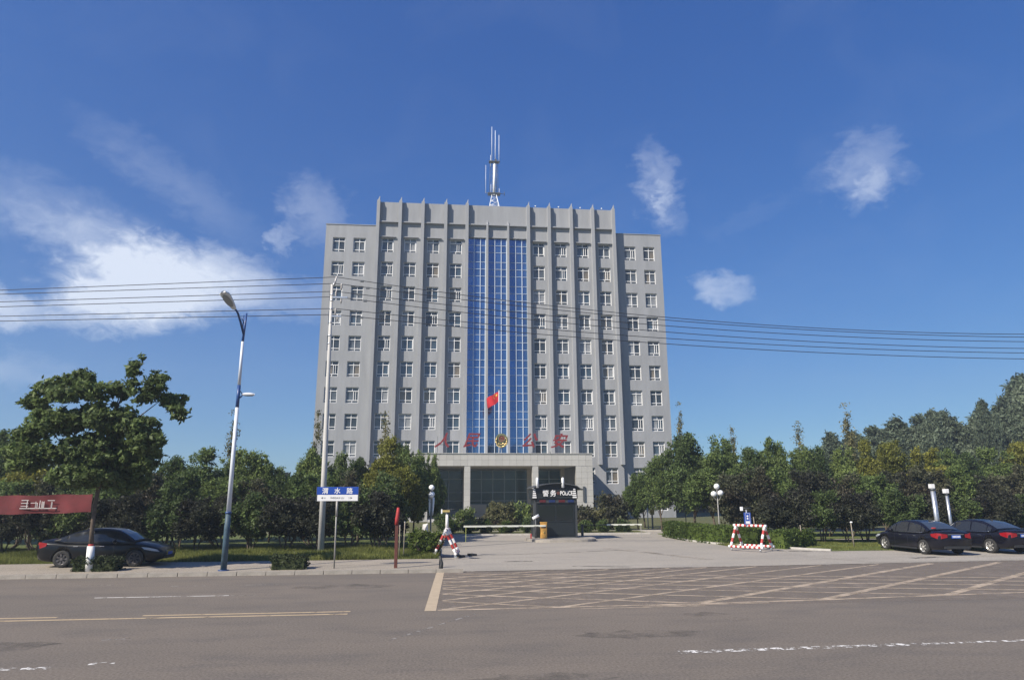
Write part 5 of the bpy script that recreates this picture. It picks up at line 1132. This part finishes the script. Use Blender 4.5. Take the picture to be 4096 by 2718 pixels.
# stakes / thin trunks standing in the grass
for k, (x, y, h) in enumerate(((18.95, 35.6, 1.15), (21.2, 34.6, 1.3), (13.0 + 4.6, 38.2, 1.5))):
    t = thing('tree_stake', 'thin pale stake standing in the grass, %s of three right of the driveway' % ('middle', 'rightmost', 'leftmost')[k], 'stake', (x, y, 0), 0, 'stakes in the grass right of the driveway')
    lpart('stake', MB().tube([(0, 0, -.05), (-.05, 0, h)], [.03, .024], 8), 'barkpale', t)
    if k == 1: lpart('white_cap', MB().sphere((-.02, 0, h), .06, 8, 6, sc=(1.3, 1, .8)), 'signwhite', t)
tag(part('litter', MB().add([(-6.9, 33.4, .12), (-6.75, 33.35, .1), (-6.72, 33.45, .2), (-6.88, 33.5, .24)], [(0, 1, 2, 3)]), 'plasticbag'), 'scrap of white litter in the grass left of the utility pole', 'litter')
# far wood and grass: stuff
cs = np.column_stack([VR.uniform(-190, 230, 7000), VR.uniform(112, 128, 7000), np.abs(VR.normal(0, 1, 7000)) * 1.2 + VR.uniform(0, 5.2, 7000)])
cs[:, 2] *= .8 + .35 * np.sin(cs[:, 0] * .13) * np.sin(cs[:, 0] * .041 + 1)
o = link('far_wood', leaf_cloud('far_wood', cs, np.full(7000, 1.1), 9, .8, 'far', VR)); o['kind'] = 'stuff'; tag(o, 'distant band of dark trees behind everything', 'woodland')
def grass(name, regs, n, h, label):
    xs = []
    tot = sum((a[1] - a[0]) * (a[3] - a[2]) for a in regs)
    for a in regs:
        k = int(n * (a[1] - a[0]) * (a[3] - a[2]) / tot); xs.append(np.column_stack([VR.uniform(a[0], a[1], k), VR.uniform(a[2], a[3], k)]))
    p = np.vstack(xs); n = len(p); pat = .45 + .55 * (np.sin(p[:, 0] * 1.3 + np.sin(p[:, 1] * 2.1)) * np.sin(p[:, 1] * 1.7) * .5 + .5)
    hh = h * VR.uniform(.5, 1.4, n) * pat; an = VR.uniform(0, 2 * pi, n); w_ = VR.uniform(.012, .03, n); lx, ly = VR.normal(0, .35, n) * hh, VR.normal(0, .35, n) * hh
    z = np.zeros(n) - .02
    v = np.stack([np.column_stack([p[:, 0] - np.cos(an) * w_, p[:, 1] - np.sin(an) * w_, z]), np.column_stack([p[:, 0] + np.cos(an) * w_, p[:, 1] + np.sin(an) * w_, z]), np.column_stack([p[:, 0] + lx, p[:, 1] + ly, hh])], 1).reshape(-1, 3)
    me = bpy.data.meshes.new(name); me.vertices.add(n * 3); me.vertices.foreach_set('co', v.astype(np.float32).ravel()); me.loops.add(n * 3); me.loops.foreach_set('vertex_index', np.arange(n * 3, dtype=np.int32)); me.polygons.add(n); me.polygons.foreach_set('loop_start', np.arange(0, n * 3, 3, dtype=np.int32)); me.materials.append(M['grass']); me.update(calc_edges=True)
    o = link(name, me); o['kind'] = 'stuff'; tag(o, label, 'grass')
grass('grass', [(-24, -.3, 30.25, 33.5), (-24, -.3, 33.5, 37.3)], 230000, .34, 'rough grass strip behind the left pavement')
grass('lawn_grass', [(19.2, 46, 33.1, 36), (20, 46, 36, 40)], 110000, .12, 'grass strip right of the barricade and behind the parked cars')
grass('bed_grass', [(-.4, 14.8, 49.7, 52.8), (15.4, 19, 37, 40), (15.6, 18.5, 40, 48)], 60000, .14, 'grass under the round bushes beyond the driveway')

# ================================================================ THIN HAZE
hz = MB().box(-260, 300, -40, 330, -1.2, 62); ho = part('haze', hz, 'wall'); ho['kind'] = 'stuff'; tag(ho, 'thin pale haze in the air', 'haze')
hm = bpy.data.materials.new('haze_air'); hm.use_nodes = True; hm.node_tree.nodes.clear()
pvn = hm.node_tree.nodes.new('ShaderNodeVolumePrincipled'); pvn.inputs['Density'].default_value = .0009; pvn.inputs['Color'].default_value = (.78, .89, 1, 1); pvn.inputs['Anisotropy'].default_value = .2
ov = hm.node_tree.nodes.new('ShaderNodeOutputMaterial'); hm.node_tree.links.new(pvn.outputs[0], ov.inputs['Volume']); ho.data.materials.clear(); ho.data.materials.append(hm)
